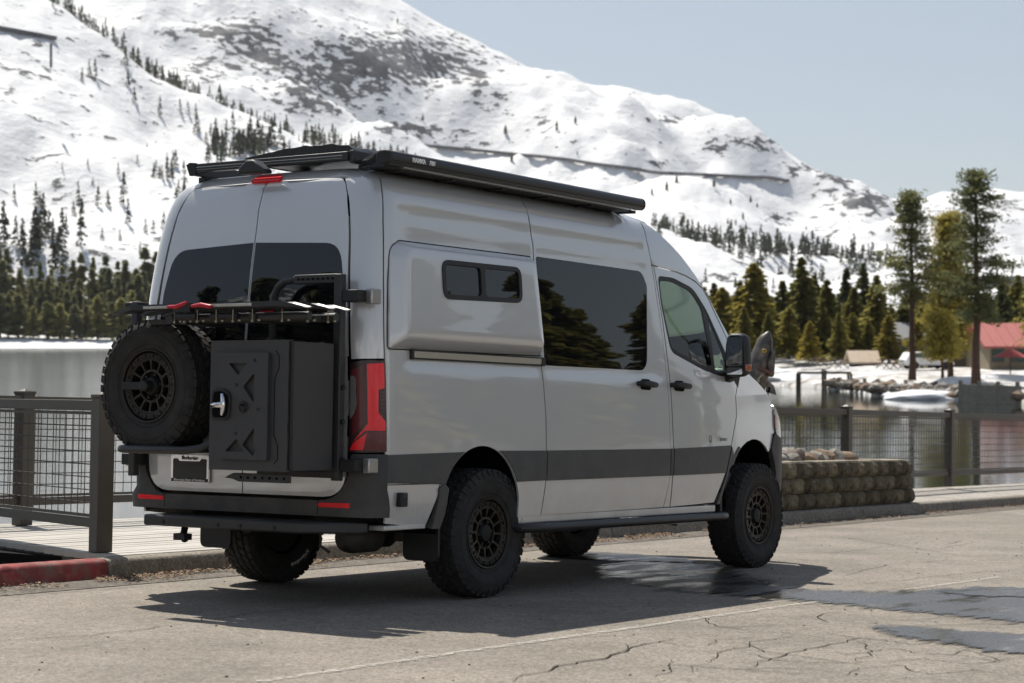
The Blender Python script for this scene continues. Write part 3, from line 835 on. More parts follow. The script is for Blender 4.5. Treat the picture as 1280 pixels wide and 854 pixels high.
# ---- door mirrors
def mirror_():
    mb = MB()
    c = Vector((2.965, -1.11, 1.64)); vs = []
    prof = [(0, .080, .150), (.03, .094, .166), (.09, .092, .160), (.13, .070, .13), (.15, .03, .07)]
    n = 20
    for dx, wy, hz in prof:
        for k in range(n):
            a = 2 * pi * (k + .5) / n; ca, sa = cos(a), sin(a)
            e = 5.0
            r = (abs(ca) ** e + abs(sa) ** e) ** (-1 / e)
            vs.append((c.x + dx - .02 * 0, c.y + wy * r * ca * (1 - .12 * (sa > 0) * sa), c.z + hz * r * sa))
    fs = [(i * n + k, i * n + (k + 1) % n, (i + 1) * n + (k + 1) % n, (i + 1) * n + k) for i in range(len(prof) - 1) for k in range(n)] + [tuple(range(len(prof) * n - n, len(prof) * n)), tuple(range(n))]
    mb.add(vs, fs)
    o = mb.build('door_mirror', 'black', van, 40)
    m2 = MB()
    for z0, z1 in ((1.555, 1.775), (1.492, 1.545)):
        P = rpoly([(-.070, z0), (.070, z0), (.064, z1), (-.064, z1)], .02)
        m2.prism(P, (c.x - .002, c.y, 0), (0, 1, 0), (0, 0, 1), -.004)
    m2.build('mirror_glass', 'mirror', o)
    MB().box((c.x + .05, c.y - .088, c.z - .095), (.09, .015, .05)).build('indicator', 'amber', o, bevel=.006)
    MB().prism([(3.08, 1.42), (3.30, 1.39), (3.34, 1.50), (3.24, 1.57), (3.12, 1.58)], (0, -.925, 0), (1, 0, 0), (0, 0, 1), .04).bar((3.12, -.93, 1.46), (3.10, -1.05, 1.50), .09, .07).build('mirror_base', 'black', o, bevel=.01)
    return o
mm = mirror_(); mir(mm)

# ---- roof rack
zb = 2.658
rack = MB().b(-1.03, -.95, -.638, .638, zb + .03, zb + .065).build('roof_rack', 'satin', van, bevel=.004)
for x in (-.35, .35, 1.05, 1.7): MB().b(x - .035, x + .035, -.638, .638, zb + .03, zb + .065).build('crossbar', 'satin', rack, bevel=.004)
for y in (-.655, .655): MB().b(-1.06, 1.95, y - .015, y + .015, zb - .0, zb + .078).build('rack_rail', 'satin', rack, bevel=.005)
MB().b(-1.075, -1.045, -.638, .638, zb + .018, zb + .070).build('rack_rail', 'satin', rack, bevel=.005)
MB().b(-1.0755, -1.072, -.60, .62, zb + .045, zb + .050).build('rack_slot', 'silver', rack)
MB().b(-1.0755, -1.072, -.60, .62, zb + .030, zb + .032).build('rack_slot', 'silver', rack)
for x in (-.92, -.1, .8, 1.6):
    for y in (-.66, .66): MB().b(x - .04, x + .04, y - .03, y + .03, zb - .05, zb + .0).build('rack_foot', 'black', rack, bevel=.004)
rk = MB().prism([(-.05, 0), (.0, 0), (.03, .07), (.0, .085), (-.05, .08)], (-1.08, .655, zb - .005), (0, 1, 0), (0, 0, 1), .02)
rk.build('end_plate', 'black', rack)
# folded cover lying in the rack
vs = []; nx, ny = 10, 22
for i in range(nx + 1):
    for j in range(ny + 1):
        x = -1.0 + i * .09; y = -.63 + j * .95 / ny; t = j / ny
        z = zb + .075 + .062 * (sin(pi * min(1, (t * 1.05) ** .6)) ** .55 if t < 1 else 0) * (1 - .25 * (i / nx)) + .012 * noise.noise((x * 9, y * 7, 3)) + .008 * noise.noise((x * 23, y * 19, 3))
        vs.append((x, y, z))
b0 = len(vs); vs2 = [(v[0], v[1], zb + .066) for v in vs]
fs = [(i * (ny + 1) + j, i * (ny + 1) + j + 1, (i + 1) * (ny + 1) + j + 1, (i + 1) * (ny + 1) + j) for i in range(nx) for j in range(ny)]
top = MB().add(vs + vs2, fs + [(j, j + 1, b0 + j + 1, b0 + j) for j in range(ny)] + [(i * (ny + 1), (i + 1) * (ny + 1), b0 + (i + 1) * (ny + 1), b0 + i * (ny + 1)) for i in range(nx)] + [(i * (ny + 1) + ny, (i + 1) * (ny + 1) + ny, b0 + (i + 1) * (ny + 1) + ny, b0 + i * (ny + 1) + ny) for i in range(nx)])
mat('vinyl', (.012, .012, .013), .32, bump=(40, .5, .01))
bag = top.build('rack_bag', 'vinyl', rack, 50)
MB().box((-1.012, .26, zb + .105), (.003, .05, .028)).build('bag_label', 'whiteprint', bag)
# ---- awning along the passenger side
ax0, ax1 = -1.05, 1.845
prof = [(-.048, -.032), (-.058, -.014), (-.058, .014), (-.048, .034), (-.025, .044), (.02, .042), (.045, .030), (.05, -.022), (.03, -.036), (-.03, -.040)]
aw = MB()
cy, cz = -.915, 2.675
aw.prism([(y, z) for y, z in prof], (ax0, cy, cz), (0, 1, 0), (0, 0, 1), ax1 - ax0)
awn = aw.build('awning', 'satin', van, 42, bevel=.004)
MB().prism([(y * 1.08, z * 1.06) for y, z in prof], (ax0 - .035, cy, cz), (0, 1, 0), (0, 0, 1), .035).build('end_cap', 'black', awn, bevel=.01)
MB().prism([(y * 1.04, z * 1.04) for y, z in prof], (ax1, cy, cz), (0, 1, 0), (0, 0, 1), .025).build('end_cap', 'black', awn, bevel=.01)
MB().b(ax0, ax1, cy - .0595, cy - .055, cz - .020, cz - .018).build('awning_seam', 'gap', awn)
MB().b(ax0 + .15, ax1 - .10, cy - .02, cy + .02, cz - .046, cz - .038).build('awning_flange', 'alu', awn)
MB().b(ax0 + .02, ax1 - .05, cy + .02, cy + .20, cz - .05, cz - .037).build('light_stop_plate', 'black', awn)  # added plate, stops sun passing between awning and roof
for k in range(6): MB().bar((-.85 + k * .54, cy + .03, cz - .05), (-.85 + k * .54, -.70, zb - .03), .05, .02).build('awning_bracket', 'black', awn)
mb = MB()
for k in range(9): mb.tube([(-1.0, -.75 + .012 * k, 2.65 + .01 * (k % 3)), (-.97, -.80, 2.69 + .012 * (k % 4)), (-1.05 + .015 * k, -.86, 2.67)], .008, 6)
tag(mb.build('strap', 'black', awn), kind='stuff')
text('lettering', 'FIAMMA', .036, 'whiteprint', awn, (-.80, cy - .0592, cz + .002), (1, 0, 0), (0, 0, 1), bold=.0016)
text('lettering', 'F80', .038, 'whiteprint', awn, (-.67, cy - .0592, cz + .002), (1, 0, 0), (0, 0, 1), shear=.3, bold=.001)

# ---- carrier frame on the rear doors
fr_ = MB()
fr_.bar((-1.315, -.80, .755), (-1.315, -.80, 1.965), .055, .05, (1, 0, 0))
fr_.bar((-1.315, .86, .74), (-1.315, .86, 1.84), .05, .05, (1, 0, 0))
fr_.bar((-1.315, -.80, 1.94), (-1.315, -.46, 1.94), .045, .055)
fr_.tube([(-1.315, -.46, 1.94), (-1.315, -.38, 1.935), (-1.315, -.32, 1.90), (-1.315, -.285, 1.84), (-1.315, -.28, 1.60)], .024, 10)
fr_.bar((-1.325, -.82, .79), (-1.325, -.20, .79), .04, .04)
fr_.bar((-1.325, -.82, 1.30), (-1.325, .88, 1.30), .03, .04)
fr_.bar((-1.32, .30, .93), (-1.32, .30, 1.76), .05, .04, (1, 0, 0))
fr_.bar((-1.32, -.28, .79), (-1.32, -.28, 1.60), .05, .04, (1, 0, 0))
carrier = fr_.build('carrier_frame', 'powder', van, 40, bevel=.006)
mb = MB()
for k in range(8): mb.lathe([(0, -.002), (.0075, -.002), (.0075, .002)], (-1.3435, -.50 - .038 * k, 1.94), 'x', 10)
tag(mb.build('bolt_hole', 'gap', carrier), kind='stuff')
MB().prism([(-.27, .0), (-.30, .015), (-.34, .03), (-.76, .03), (-.76, -.02), (-.38, -.02), (-.33, -.005)][::-1], (-1.70, 0, .765), (0, 1, 0), (0, 0, 1), .03).build('bracket', 'powder', carrier, bevel=.003)
mb = MB()
for k in range(7): mb.lathe([(0, -.002), (.008, -.002), (.008, .002)], (-1.7015, -.40 - .055 * k, .77), 'x', 10)
tag(mb.build('bolt_hole', 'gap', carrier), kind='stuff')
for sg, z in ((-1, 1.835), (-1, .845), (1, .845), (1, 1.80)):
    y = sg * .83
    h = MB().b(-1.335, -1.235, min(y, y + sg * .12), max(y, y + sg * .12), z - .035, z + .035).build('hinge', 'black', carrier, bevel=.005)
    MB().b(-1.26, -1.17, min(y + sg * .115, y + sg * .165), max(y + sg * .115, y + sg * .165), z - .045, z + .045).build('hinge_plate', 'silver', h, bevel=.008)
mb = MB()
for z in (1.30, 1.10, .88): mb.tube([(-1.315, -.83, z), (-1.315, -.845, z)], .014, 8)
tag(mb.build('bolt', 'black', carrier), kind='stuff')
# ---- spare wheel
sp = empty('spare_wheel', (-1.50, .445, 1.30), -pi / 2, near=False); sp.parent = van
t_ = link('tyre', TY, sp); r_ = link('rim', RM, sp); t_.rotation_euler = (0, .4, 0); r_.rotation_euler = (0, .13, 0)
MB().box((-.085, -.135, .0), (.22, .03, .048)).lathe([(0, -.165), (.03, -.165), (.035, -.15), (.035, -.11)], n=20).build('wheel_clamp', 'black', sp, 40, bevel=.006)
MB().lathe([(0, -.10), (.05, -.10), (.05, .20)], n=20).build('wheel_hub', 'dirtymetal', sp, 40)
th = MB(); th.tube([(-1.62, .66, .915), (-1.66, .60, .915), (-1.66, .10, .915), (-1.64, -.02, .93), (-1.60, -.12, .985)], .024, 12)
th.b(-1.66, -1.32, .02, .64, .902, .922)
th.build('tyre_cradle', 'powder', carrier, 45)
# ---- storage box
bx = MB(); bx.b(-1.725, -1.365, -.805, -.195, .815, 1.555)
box = bx.build('storage_box', 'boxmat', van, bevel=.006)
def boxdoor():
    y0, y1, z0, z1 = -.80, -.20, .812, 1.562
    def D(u, v): return (-1.755, -u, v)
    tri = lambda a, b, c: [a, b, c]
    H = [[(.515, 1.44), (.355, 1.44), (.44, 1.375)], [(.56, 1.40), (.475, 1.31), (.565, 1.21)], [(.555, 1.07), (.47, .965), (.56, .885)], [(.35, .925), (.505, .925), (.425, 1.0)]]
    d = panel('box_door', 'boxmat', box, [(.197, z0), (.795, z0), (.795, z1), (.197, z1)], D, thick=.035, step=.12)
    e = panel('door_plate', 'boxmat', d, rpoly([(.285, .875), (.665, .875), (.665, 1.49), (.285, 1.49)], .01, 3), D, holes=[rpoly(h, .012, 3) for h in ([(.36, 1.43), (.505, 1.43), (.435, 1.36)], [(.56, 1.375), (.475, 1.295), (.56, 1.20)], [(.565, 1.06), (.475, .96), (.565, .875 + .02)], [(.345, .92), (.50, .92), (.43, .995)])], off=.026, thick=.026, step=.1)
    mb = MB()
    for u, v in ((.562, 1.445), (.425, 1.305), (.595, 1.165), (.425, 1.025), (.565, .925)): mb.lathe([(0, -.002), (.0105, -.002), (.0105, .004)], (-1.782, -u, v), 'x', 14)
    tag(mb.build('rivet', 'black', e), kind='stuff')
    em = MB()
    em.lathe([(.034, -.001), (.036, -.004), (.028, -.004), (.026, -.001)], (-1.782, -.485, 1.178), 'x', 24)
    em.lathe([(0, -.008), (.018, -.008), (.022, -.001)], (-1.782, -.485, 1.186), 'x', 20).b(-1.790, -1.782, -.497, -.473, 1.148, 1.172)
    em.build('emblem', 'black', e, 40)
    MB().lathe([(0, -.002), (.006, -.002), (.006, .002)], (-1.791, -.478, 1.188), 'x', 8).lathe([(0, -.002), (.006, -.002), (.006, .002)], (-1.791, -.492, 1.188), 'x', 8).build('emblem_eye', 'gap', e)
    gv = MB(); P = [(.70, 1.50), (.725, 1.47), (.725, 1.40), (.695, 1.34), (.695, 1.02), (.725, .96), (.725, .88), (.70, .855)]
    for a, b in zip(P[:-1], P[1:]): gv.bar((-1.7555, -a[0], a[1]), (-1.7555, -b[0], b[1]), .004, .004)
    gv.build('door_groove', 'gap', d)
    la = MB(); la.prism(rpoly([(-.068, -.085), (.075, -.085), (.088, .06), (.04, .10), (-.06, .095)], .035), (-1.7820, -.305, 1.185), (0, -1, 0), (0, 0, 1), .012)
    lo = la.build('latch', 'black', d, bevel=.005)
    MB().prism(rpoly([(-.05, -.07), (.06, -.07), (.068, .055), (.03, .082), (-.045, .08)], .03), (-1.7945, -.305, 1.185), (0, -1, 0), (0, 0, 1), .002).build('latch_dish', 'gap', lo)
    MB().tube([(-1.7970, -.275, 1.19), (-1.8170, -.28, 1.19), (-1.8270, -.32, 1.188), (-1.8170, -.35, 1.19)], [.012, .016, .017, .02], 12).tube([(-1.8120, -.345, 1.130), (-1.8170, -.356, 1.155), (-1.8170, -.360, 1.19), (-1.8170, -.356, 1.225), (-1.8120, -.345, 1.25)], [.010, .014, .015, .014, .010], 12).tube([(-1.7920, -.28, 1.188), (-1.8170, -.28, 1.188)], .018, 12).build('latch_handle', 'chrome', lo, 50)
boxdoor()
hg = MB()
for z in (.87, 1.06, 1.19, 1.31, 1.49): hg.tube([(-1.74, -.812, z - .045), (-1.74, -.812, z + .045)], .009, 8)
hg.b(-1.742, -1.722, -.808, -.790, .82, 1.555)
hg.build('box_hinge', 'black', box, 40)
mb = MB(); mb.b(-1.72, -1.37, -.8065, -.803, .83, .845).b(-1.72, -1.37, -.8065, -.803, 1.525, 1.54)
mb.build('box_seam', 'boxmat', box)
# ---- number plate
pz = .795; yp = .42
pl = MB().prism(rpoly([(-.15, -.075), (.15, -.075), (.15, .075), (-.15, .075)], .012, 3), (-1.253, yp, pz), (0, -1, 0), (0, 0, 1), .012).build('number_plate', 'boxmat', van)
fr2 = MB()
o_ = rpoly([(-.16, -.085), (.16, -.085), (.16, .085), (-.16, .085)], .012, 3); i_ = rpoly([(-.143, -.062), (.143, -.062), (.143, .062), (-.143, .062)], .012, 3)
n = len(o_); fr2.add([(-1.268, yp - a, pz + b) for a, b in o_] + [(-1.268, yp - a, pz + b) for a, b in i_] + [(-1.255, yp - a, pz + b) for a, b in o_] + [(-1.262, yp - a, pz + b) for a, b in i_], [(k, (k + 1) % n, (k + 1) % n + n, k + n) for k in range(n)] + [(k, (k + 1) % n, (k + 1) % n + 2 * n, k + 2 * n) for k in range(n)] + [(k + n, (k + 1) % n + n, (k + 1) % n + 3 * n, k + 3 * n) for k in range(n)])
fr2.prism([(-.10, .062), (.10, .062), (.085, .047), (-.085, .047)], (-1.268, yp, pz), (0, -1, 0), (0, 0, 1), .002)
pf = fr2.build('plate_frame', 'chrome', pl)
text('lettering', 'Berberian', .034, 'black', pf, (-1.2715, yp, pz + .066), (0, -1, 0), (0, 0, 1), bold=.0005)
MB().prism([(-.155, -.082), (.155, -.082), (.155, -.060), (-.155, -.060)], (-1.268, yp, pz), (0, -1, 0), (0, 0, 1), .0015).build('frame_band', 'black', pf)
text('lettering', 'Mercedes Benz of Stockton', .0235, 'whiteprint', pf, (-1.2705, yp, pz - .0705), (0, -1, 0), (0, 0, 1), bold=.0004)
# ---- folded bicycle rack over the box
br = MB(); zt = 1.745
br.b(-1.78, -1.33, -.02, .03, 1.66, 1.70).b(-1.66, -1.60, -.90, .40, 1.67, 1.70)
br.tube([(-1.33, -.55, 1.69), (-1.80, -.55, 1.69)], .028, 12).tube([(-1.33, .10, 1.69), (-1.80, .10, 1.69)], .028, 12).tube([(-1.56, -.98, 1.695), (-1.56, -.42, 1.695)], .026, 12).tube([(-1.76, -.95, 1.695), (-1.76, .05, 1.695)], .024, 12)
rackb = br.build('bicycle_rack', 'powder', van, 45)
def tray(x, y0, y1):
    mb = MB(); w = .062
    sec = [(-w, .0), (-w, .030), (-w + .006, .030), (-.022, .008), (.022, .008), (w - .006, .030), (w, .030), (w, 0)]
    ys = [(y0, .25), (y0 - .16, 1.0), (y1 + .14, 1.0), (y1, .35)]
    vs = []
    for y, k in ys:
        for a, b in sec: vs.append((x + a * (.6 + .4 * k), y, zt + .028 * (k - 1) * (1 if y > 0 else .6) + b * k))
    n = len(sec)
    mb.add(vs, [(i * n + j, i * n + (j + 1) % n, (i + 1) * n + (j + 1) % n, (i + 1) * n + j) for i in range(3) for j in range(n)] + [tuple(range(n)), tuple(range(3 * n, 4 * n))])
    return mb.build('tray', 'satin', rackb)
t1 = tray(-1.82, .50, -.98); t2 = tray(-1.66, .44, -1.02); t3 = tray(-1.50, .42, -1.0)
MB().b(-1.885, -1.881, -.12, .235, zt + .004, zt + .020).b(-1.885, -1.881, -.62, -.28, zt + .006, zt + .022).build('tray_strip', 'alu', t1, bevel=.002)
for y0, y1 in ((.02, -.13), (-.17, -.32)):
    MB().tube([(-1.895, y0, zt + .012), (-1.90, (y0 + y1) / 2, zt + .018 * (1 if y0 < 0 else .6)), (-1.895, y1, zt + (.006 if y0 < 0 else .034))], [.010, .014, .012], 8).build('lever', 'redlever', rackb, 50)
MB().tube([(-1.70, -.52, zt - .02), (-1.70, -.62, zt - .015)], .012, 8).build('lever', 'redlever', rackb, 50)
mb = MB()
for x, y in ((-1.88, -.10), (-1.88, -.02), (-1.88, -.20), (-1.86, -.33), (-1.86, -.46), (-1.80, -.78), (-1.72, -.90), (-1.6, -.95), (-1.85, -.60)):
    mb.tube([(x, y, zt - .075), (x, y, zt - .01)], .003, 6).lathe([(0, -.006), (.008, -.006), (.008, .006), (0, .006)], (x, y, zt - .078), 'z', 8).lathe([(0, -.005), (.008, -.005), (.008, .005), (0, .005)], (x, y - .05, zt - .075), 'z', 8)
tag(mb.build('bolt', 'brass', rackb), kind='stuff')
mb = MB()
for x, y, L in ((-1.88, -.12, .16), (-1.84, -.38, .2), (-1.76, -.72, .2)): mb.tube([(x, y + L / 2, zt - .045), (x, y - L / 2, zt - .05)], .022, 10)
tag(mb.build('clamp', 'black', rackb, 40), kind='stuff')
MB().b(-1.90, -1.86, -.16, -.02, zt - .02, zt + .03).build('clamp', 'black', rackb)
# ------------------------------------------------------------------ ground the van stands on
def nodes_of(m): return m.node_tree.nodes, m.node_tree.links
def ground_mat(name, c1, c2, c3, scale, grit, rough=.9, bump=.35):
    """c1/c2 blotches, c3 speckles"""
    m = bpy.data.materials.new(name); m.use_nodes = True; N, L = nodes_of(m); b = N['Principled BSDF']
    tc = N.new('ShaderNodeTexCoord')
    n1 = N.new('ShaderNodeTexNoise'); n1.inputs['Scale'].default_value = scale; n1.inputs['Detail'].default_value = 8; n1.inputs['Roughness'].default_value = .7
    n2 = N.new('ShaderNodeTexNoise'); n2.inputs['Scale'].default_value = grit; n2.inputs['Detail'].default_value = 3
    v = N.new('ShaderNodeTexVoronoi'); v.inputs['Scale'].default_value = grit * .8
    for q in (n1, n2, v): L.new(tc.outputs['Object'], q.inputs['Vector'])
    r1 = N.new('ShaderNodeMapRange'); r1.inputs[1].default_value = .35; r1.inputs[2].default_value = .68
    L.new(n1.outputs['Fac'], r1.inputs[0])
    mx = N.new('ShaderNodeMix'); mx.data_type = 'RGBA'; mx.inputs[6].default_value = (*c1, 1); mx.inputs[7].default_value = (*c2, 1); L.new(r1.outputs[0], mx.inputs[0])
    r2 = N.new('ShaderNodeMapRange'); r2.inputs[1].default_value = .52; r2.inputs[2].default_value = .72; L.new(n2.outputs['Fac'], r2.inputs[0])
    m2 = N.new('ShaderNodeMix'); m2.data_type = 'RGBA'; m2.inputs[7].default_value = (*c3, 1); L.new(r2.outputs[0], m2.inputs[0]); L.new(mx.outputs[2], m2.inputs[6])
    # stones of different shade
    r3 = N.new('ShaderNodeMapRange'); r3.inputs[3].default_value = .62; r3.inputs[4].default_value = 1.36; L.new(v.outputs['Color'], r3.inputs[0])
    n4 = N.new('ShaderNodeTexNoise'); n4.inputs['Scale'].default_value = grit * .16; n4.inputs['Detail'].default_value = 5; n4.inputs['Roughness'].default_value = .7; L.new(tc.outputs['Object'], n4.inputs['Vector'])
    r4 = N.new('ShaderNodeMapRange'); r4.inputs[1].default_value = .3; r4.inputs[2].default_value = .7; r4.inputs[3].default_value = .84; r4.inputs[4].default_value = 1.14; L.new(n4.outputs['Fac'], r4.inputs[0])
    mm_ = N.new('ShaderNodeMath'); mm_.operation = 'MULTIPLY'; L.new(r3.outputs[0], mm_.inputs[0]); L.new(r4.outputs[0], mm_.inputs[1])
    sc = N.new('ShaderNodeVectorMath'); sc.operation = 'SCALE'; L.new(m2.outputs[2], sc.inputs[0]); L.new(mm_.outputs[0], sc.inputs['Scale'])
    oi = N.new('ShaderNodeObjectInfo'); r5 = N.new('ShaderNodeMapRange'); r5.inputs[3].default_value = .72 if name == 'blockmat' else .94; r5.inputs[4].default_value = 1.4 if name == 'blockmat' else 1.06; L.new(oi.outputs['Random'], r5.inputs[0])
    s5 = N.new('ShaderNodeVectorMath'); s5.operation = 'SCALE'; L.new(sc.outputs[0], s5.inputs[0]); L.new(r5.outputs[0], s5.inputs['Scale'])
    L.new(s5.outputs[0], b.inputs['Base Color'])
    b.inputs['Roughness'].default_value = rough; b.inputs['Specular IOR Level'].default_value = .3
    bu = N.new('ShaderNodeBump'); bu.inputs['Strength'].default_value = bump; bu.inputs['Distance'].default_value = .006
    L.new(v.outputs['Distance'], bu.inputs['Height']); L.new(bu.outputs[0], b.inputs['Normal'])
    M[name] = m; return m
ground_mat('asphalt', (.185, .164, .136), (.30, .265, .221), (.11, .098, .082), .8, 85)
ground_mat('concrete', (.30, .275, .24), (.36, .335, .295), (.23, .21, .18), 2.2, 60, bump=.15)
ground_mat('kerbmat', (.20, .178, .145), (.27, .242, .20), (.12, .105, .085), 3.0, 70, bump=.25)
ground_mat('redkerb', (.30, .045, .05), (.24, .13, .11), (.20, .15, .13), 6, 14, bump=.25)
ground_mat('gravel', (.11, .095, .075), (.16, .14, .115), (.05, .045, .04), 3, 40)
ground_mat('blockmat', (.105, .086, .056), (.145, .12, .08), (.05, .043, .028), 4, 22, bump=1.0)
ground_mat('capmat', (.30, .26, .195), (.36, .32, .25), (.20, .175, .13), 4, 40)
ground_mat('rockmat', (.25, .235, .21), (.33, .30, .26), (.14, .12, .10), 4, 20, bump=.5)
ground_mat('rockwarm', (.24, .17, .115), (.30, .23, .165), (.12, .09, .07), 4, 20, bump=.5)
ground_mat('rockdark', (.11, .085, .07), (.17, .14, .12), (.06, .05, .04), 4, 20, bump=.5)
mat('deckwood', (.40, .375, .335), .8, var=(3.0, .16), bump=(60, .3, .003))
mat('fencemetal', (.072, .062, .048), .5, var=(6, .12), bump=(300, .1, .001))
mat('wire', (.075, .072, .066), .5, .5)
mat('crack', (.035, .030, .026), .95, spec=.1)
def wet_mat():
    m = bpy.data.materials.new('wet'); m.use_nodes = True; N, L = nodes_of(m); b = N['Principled BSDF']; out = N['Material Output']
    tc = N.new('ShaderNodeTexCoord'); at = N.new('ShaderNodeAttribute'); at.attribute_name = 'edge'
    n = N.new('ShaderNodeTexNoise'); n.inputs['Scale'].default_value = 1.0; n.inputs['Detail'].default_value = 9; n.inputs['Roughness'].default_value = .78
    mq = N.new('ShaderNodeMapping'); mq.inputs['Scale'].default_value = (3.0, 11.0, 1); mq.inputs['Rotation'].default_value = (0, 0, .12); L.new(tc.outputs['Object'], mq.inputs[0])
    n3 = N.new('ShaderNodeTexNoise'); n3.inputs['Scale'].default_value = 2.4; n3.inputs['Detail'].default_value = 4
    mp = N.new('ShaderNodeMapping'); mp.inputs['Scale'].default_value = (.5, 1.6, 1)
    L.new(mq.outputs[0], n.inputs['Vector']); L.new(tc.outputs['Object'], mp.inputs[0]); L.new(mp.outputs[0], n3.inputs['Vector'])
    # alpha = edge + noise
    a = N.new('ShaderNodeMath'); a.operation = 'MULTIPLY_ADD'; L.new(n.outputs['Fac'], a.inputs[0]); a.inputs[1].default_value = 3.4; a.inputs[2].default_value = -1.95
    a2 = N.new('ShaderNodeMath'); a2.operation = 'MULTIPLY_ADD'; L.new(at.outputs['Fac'], a2.inputs[0]); a2.inputs[1].default_value = 1.75; L.new(a.outputs[0], a2.inputs[2])
    a3 = N.new('ShaderNodeMapRange'); a3.inputs[1].default_value = .25; a3.inputs[2].default_value = .75; L.new(a2.outputs[0], a3.inputs[0])
    b.inputs['Base Color'].default_value = (.050, .047, .045, 1)
    pu = N.new('ShaderNodeMapRange'); pu.inputs[1].default_value = .44; pu.inputs[2].default_value = .60; pu.inputs[3].default_value = .34; pu.inputs[4].default_value = .12; L.new(n3.outputs['Fac'], pu.inputs[0])
    L.new(pu.outputs[0], b.inputs['Roughness']); b.inputs['Specular IOR Level'].default_value = .5
    v = N.new('ShaderNodeTexVoronoi'); v.inputs['Scale'].default_value = 70; L.new(tc.outputs['Object'], v.inputs['Vector'])
    bu = N.new('ShaderNodeBump'); bu.inputs['Distance'].default_value = .004
    st_ = N.new('ShaderNodeMapRange'); st_.inputs[1].default_value = .44; st_.inputs[2].default_value = .60; st_.inputs[3].default_value = .5; st_.inputs[4].default_value = .06; L.new(n3.outputs['Fac'], st_.inputs[0])
    L.new(st_.outputs[0], bu.inputs['Strength']); L.new(v.outputs['Distance'], bu.inputs['Height']); L.new(bu.outputs[0], b.inputs['Normal'])
    t = N.new('ShaderNodeBsdfTransparent'); mx = N.new('ShaderNodeMixShader')
    L.new(a3.outputs[0], mx.inputs[0]); L.new(t.outputs[0], mx.inputs[1]); L.new(b.outputs[0], mx.inputs[2]); L.new(mx.outputs[0], out.inputs[0])
    M['wet'] = m
wet_mat()
def worn_mat(name, col, scale, lo, hi):
    m = bpy.data.materials.new(name); m.use_nodes = True; N, L = nodes_of(m); b = N['Principled BSDF']; out = N['Material Output']
    tc = N.new('ShaderNodeTexCoord'); n = N.new('ShaderNodeTexNoise'); n.inputs['Scale'].default_value = scale; n.inputs['Detail'].default_value = 8; n.inputs['Roughness'].default_value = .8
    L.new(tc.outputs['Object'], n.inputs['Vector'])
    r = N.new('ShaderNodeMapRange'); r.inputs[1].default_value = lo; r.inputs[2].default_value = hi; L.new(n.outputs['Fac'], r.inputs[0])
    b.inputs['Base Color'].default_value = (*col, 1); b.inputs['Roughness'].default_value = .85
    t = N.new('ShaderNodeBsdfTransparent'); mx = N.new('ShaderNodeMixShader')
    L.new(r.outputs[0], mx.inputs[0]); L.new(t.outputs[0], mx.inputs[1]); L.new(b.outputs[0], mx.inputs[2]); L.new(mx.outputs[0], out.inputs[0])
    M[name] = m
worn_mat('wornline', (.46, .43, .38), 22, .42, .62)
worn_mat('patchpaint', (.40, .37, .32), 7, .46, .60)

def yk(x): return 1.74 + .022 * x                  # foot of the kerb
def sheet(mb, xs, ylo, yhi, z):
    vs = []; ny = 2
    for x in xs:
        for k in range(ny): vs.append((x, (ylo(x), yhi(x))[k], z(x, (ylo(x), yhi(x))[k])))
    mb.add(vs, [(i * 2, i * 2 + 2, i * 2 + 3, i * 2 + 1) for i in range(len(xs) - 1)])
xs_ = [-90 + i * 3 for i in range(71)]
mb = MB(); sheet(mb, xs_, lambda x: -75, lambda x: yk(x) + .03, lambda x, y: 0.)
road = tag(mb.build('road', 'asphalt'), 'sunlit cracked asphalt road under the van', kind='structure')
mb = MB(); sheet(mb, xs_, lambda x: yk(x) - .42, lambda x: yk(x) + .02, lambda x, y: .004 if y < yk(x) - .2 else .012)
gut = tag(mb.build('gutter', 'gravel'), kind='structure')
# kerb stones
kerb = tag(empty('kerb'), 'concrete kerb beside the road with a red painted end', kind='structure')
def kerb_piece(x0, x1, m):
    mb = MB(); sec = [(0, -.1), (.0, .0), (.022, .095), (.032, .122), (.052, .135), (.155, .140), (.155, -.1)]
    nseg = max(1, int((x1 - x0) / .5)); vs = []
    for i in range(nseg + 1):
        x = x0 + (x1 - x0) * i / nseg
        for a, b in sec: vs.append((x, yk(x) + a + .004 * noise.noise((x * 2.3, a * 9, b * 9)), b + .004 * noise.noise((x * 1.7, 4, a * 9))))
    n = len(sec)
    mb.add(vs, [(i * n + j, i * n + j + 1, (i + 1) * n + j + 1, (i + 1) * n + j) for i in range(nseg) for j in range(n - 1)] + [tuple(range(n)), tuple(range(nseg * n, nseg * n + n))])
    o = mb.build('kerb_stone', m, kerb, 50); return o
kx = [-8, -5.0, -2.6, -.66, 2.9, 6.1, 9.1, 12.1, 15.1, 18.1, 21.1, 24.1, 28, 34, 40]
for i in range(len(kx) - 1):
    o = kerb_piece(kx[i] + .006, kx[i + 1] - .006, 'redkerb' if kx[i + 1] < 0 else 'kerbmat')
    if kx[i + 1] < 0: o['label'] = 'kerb stone with worn red paint'
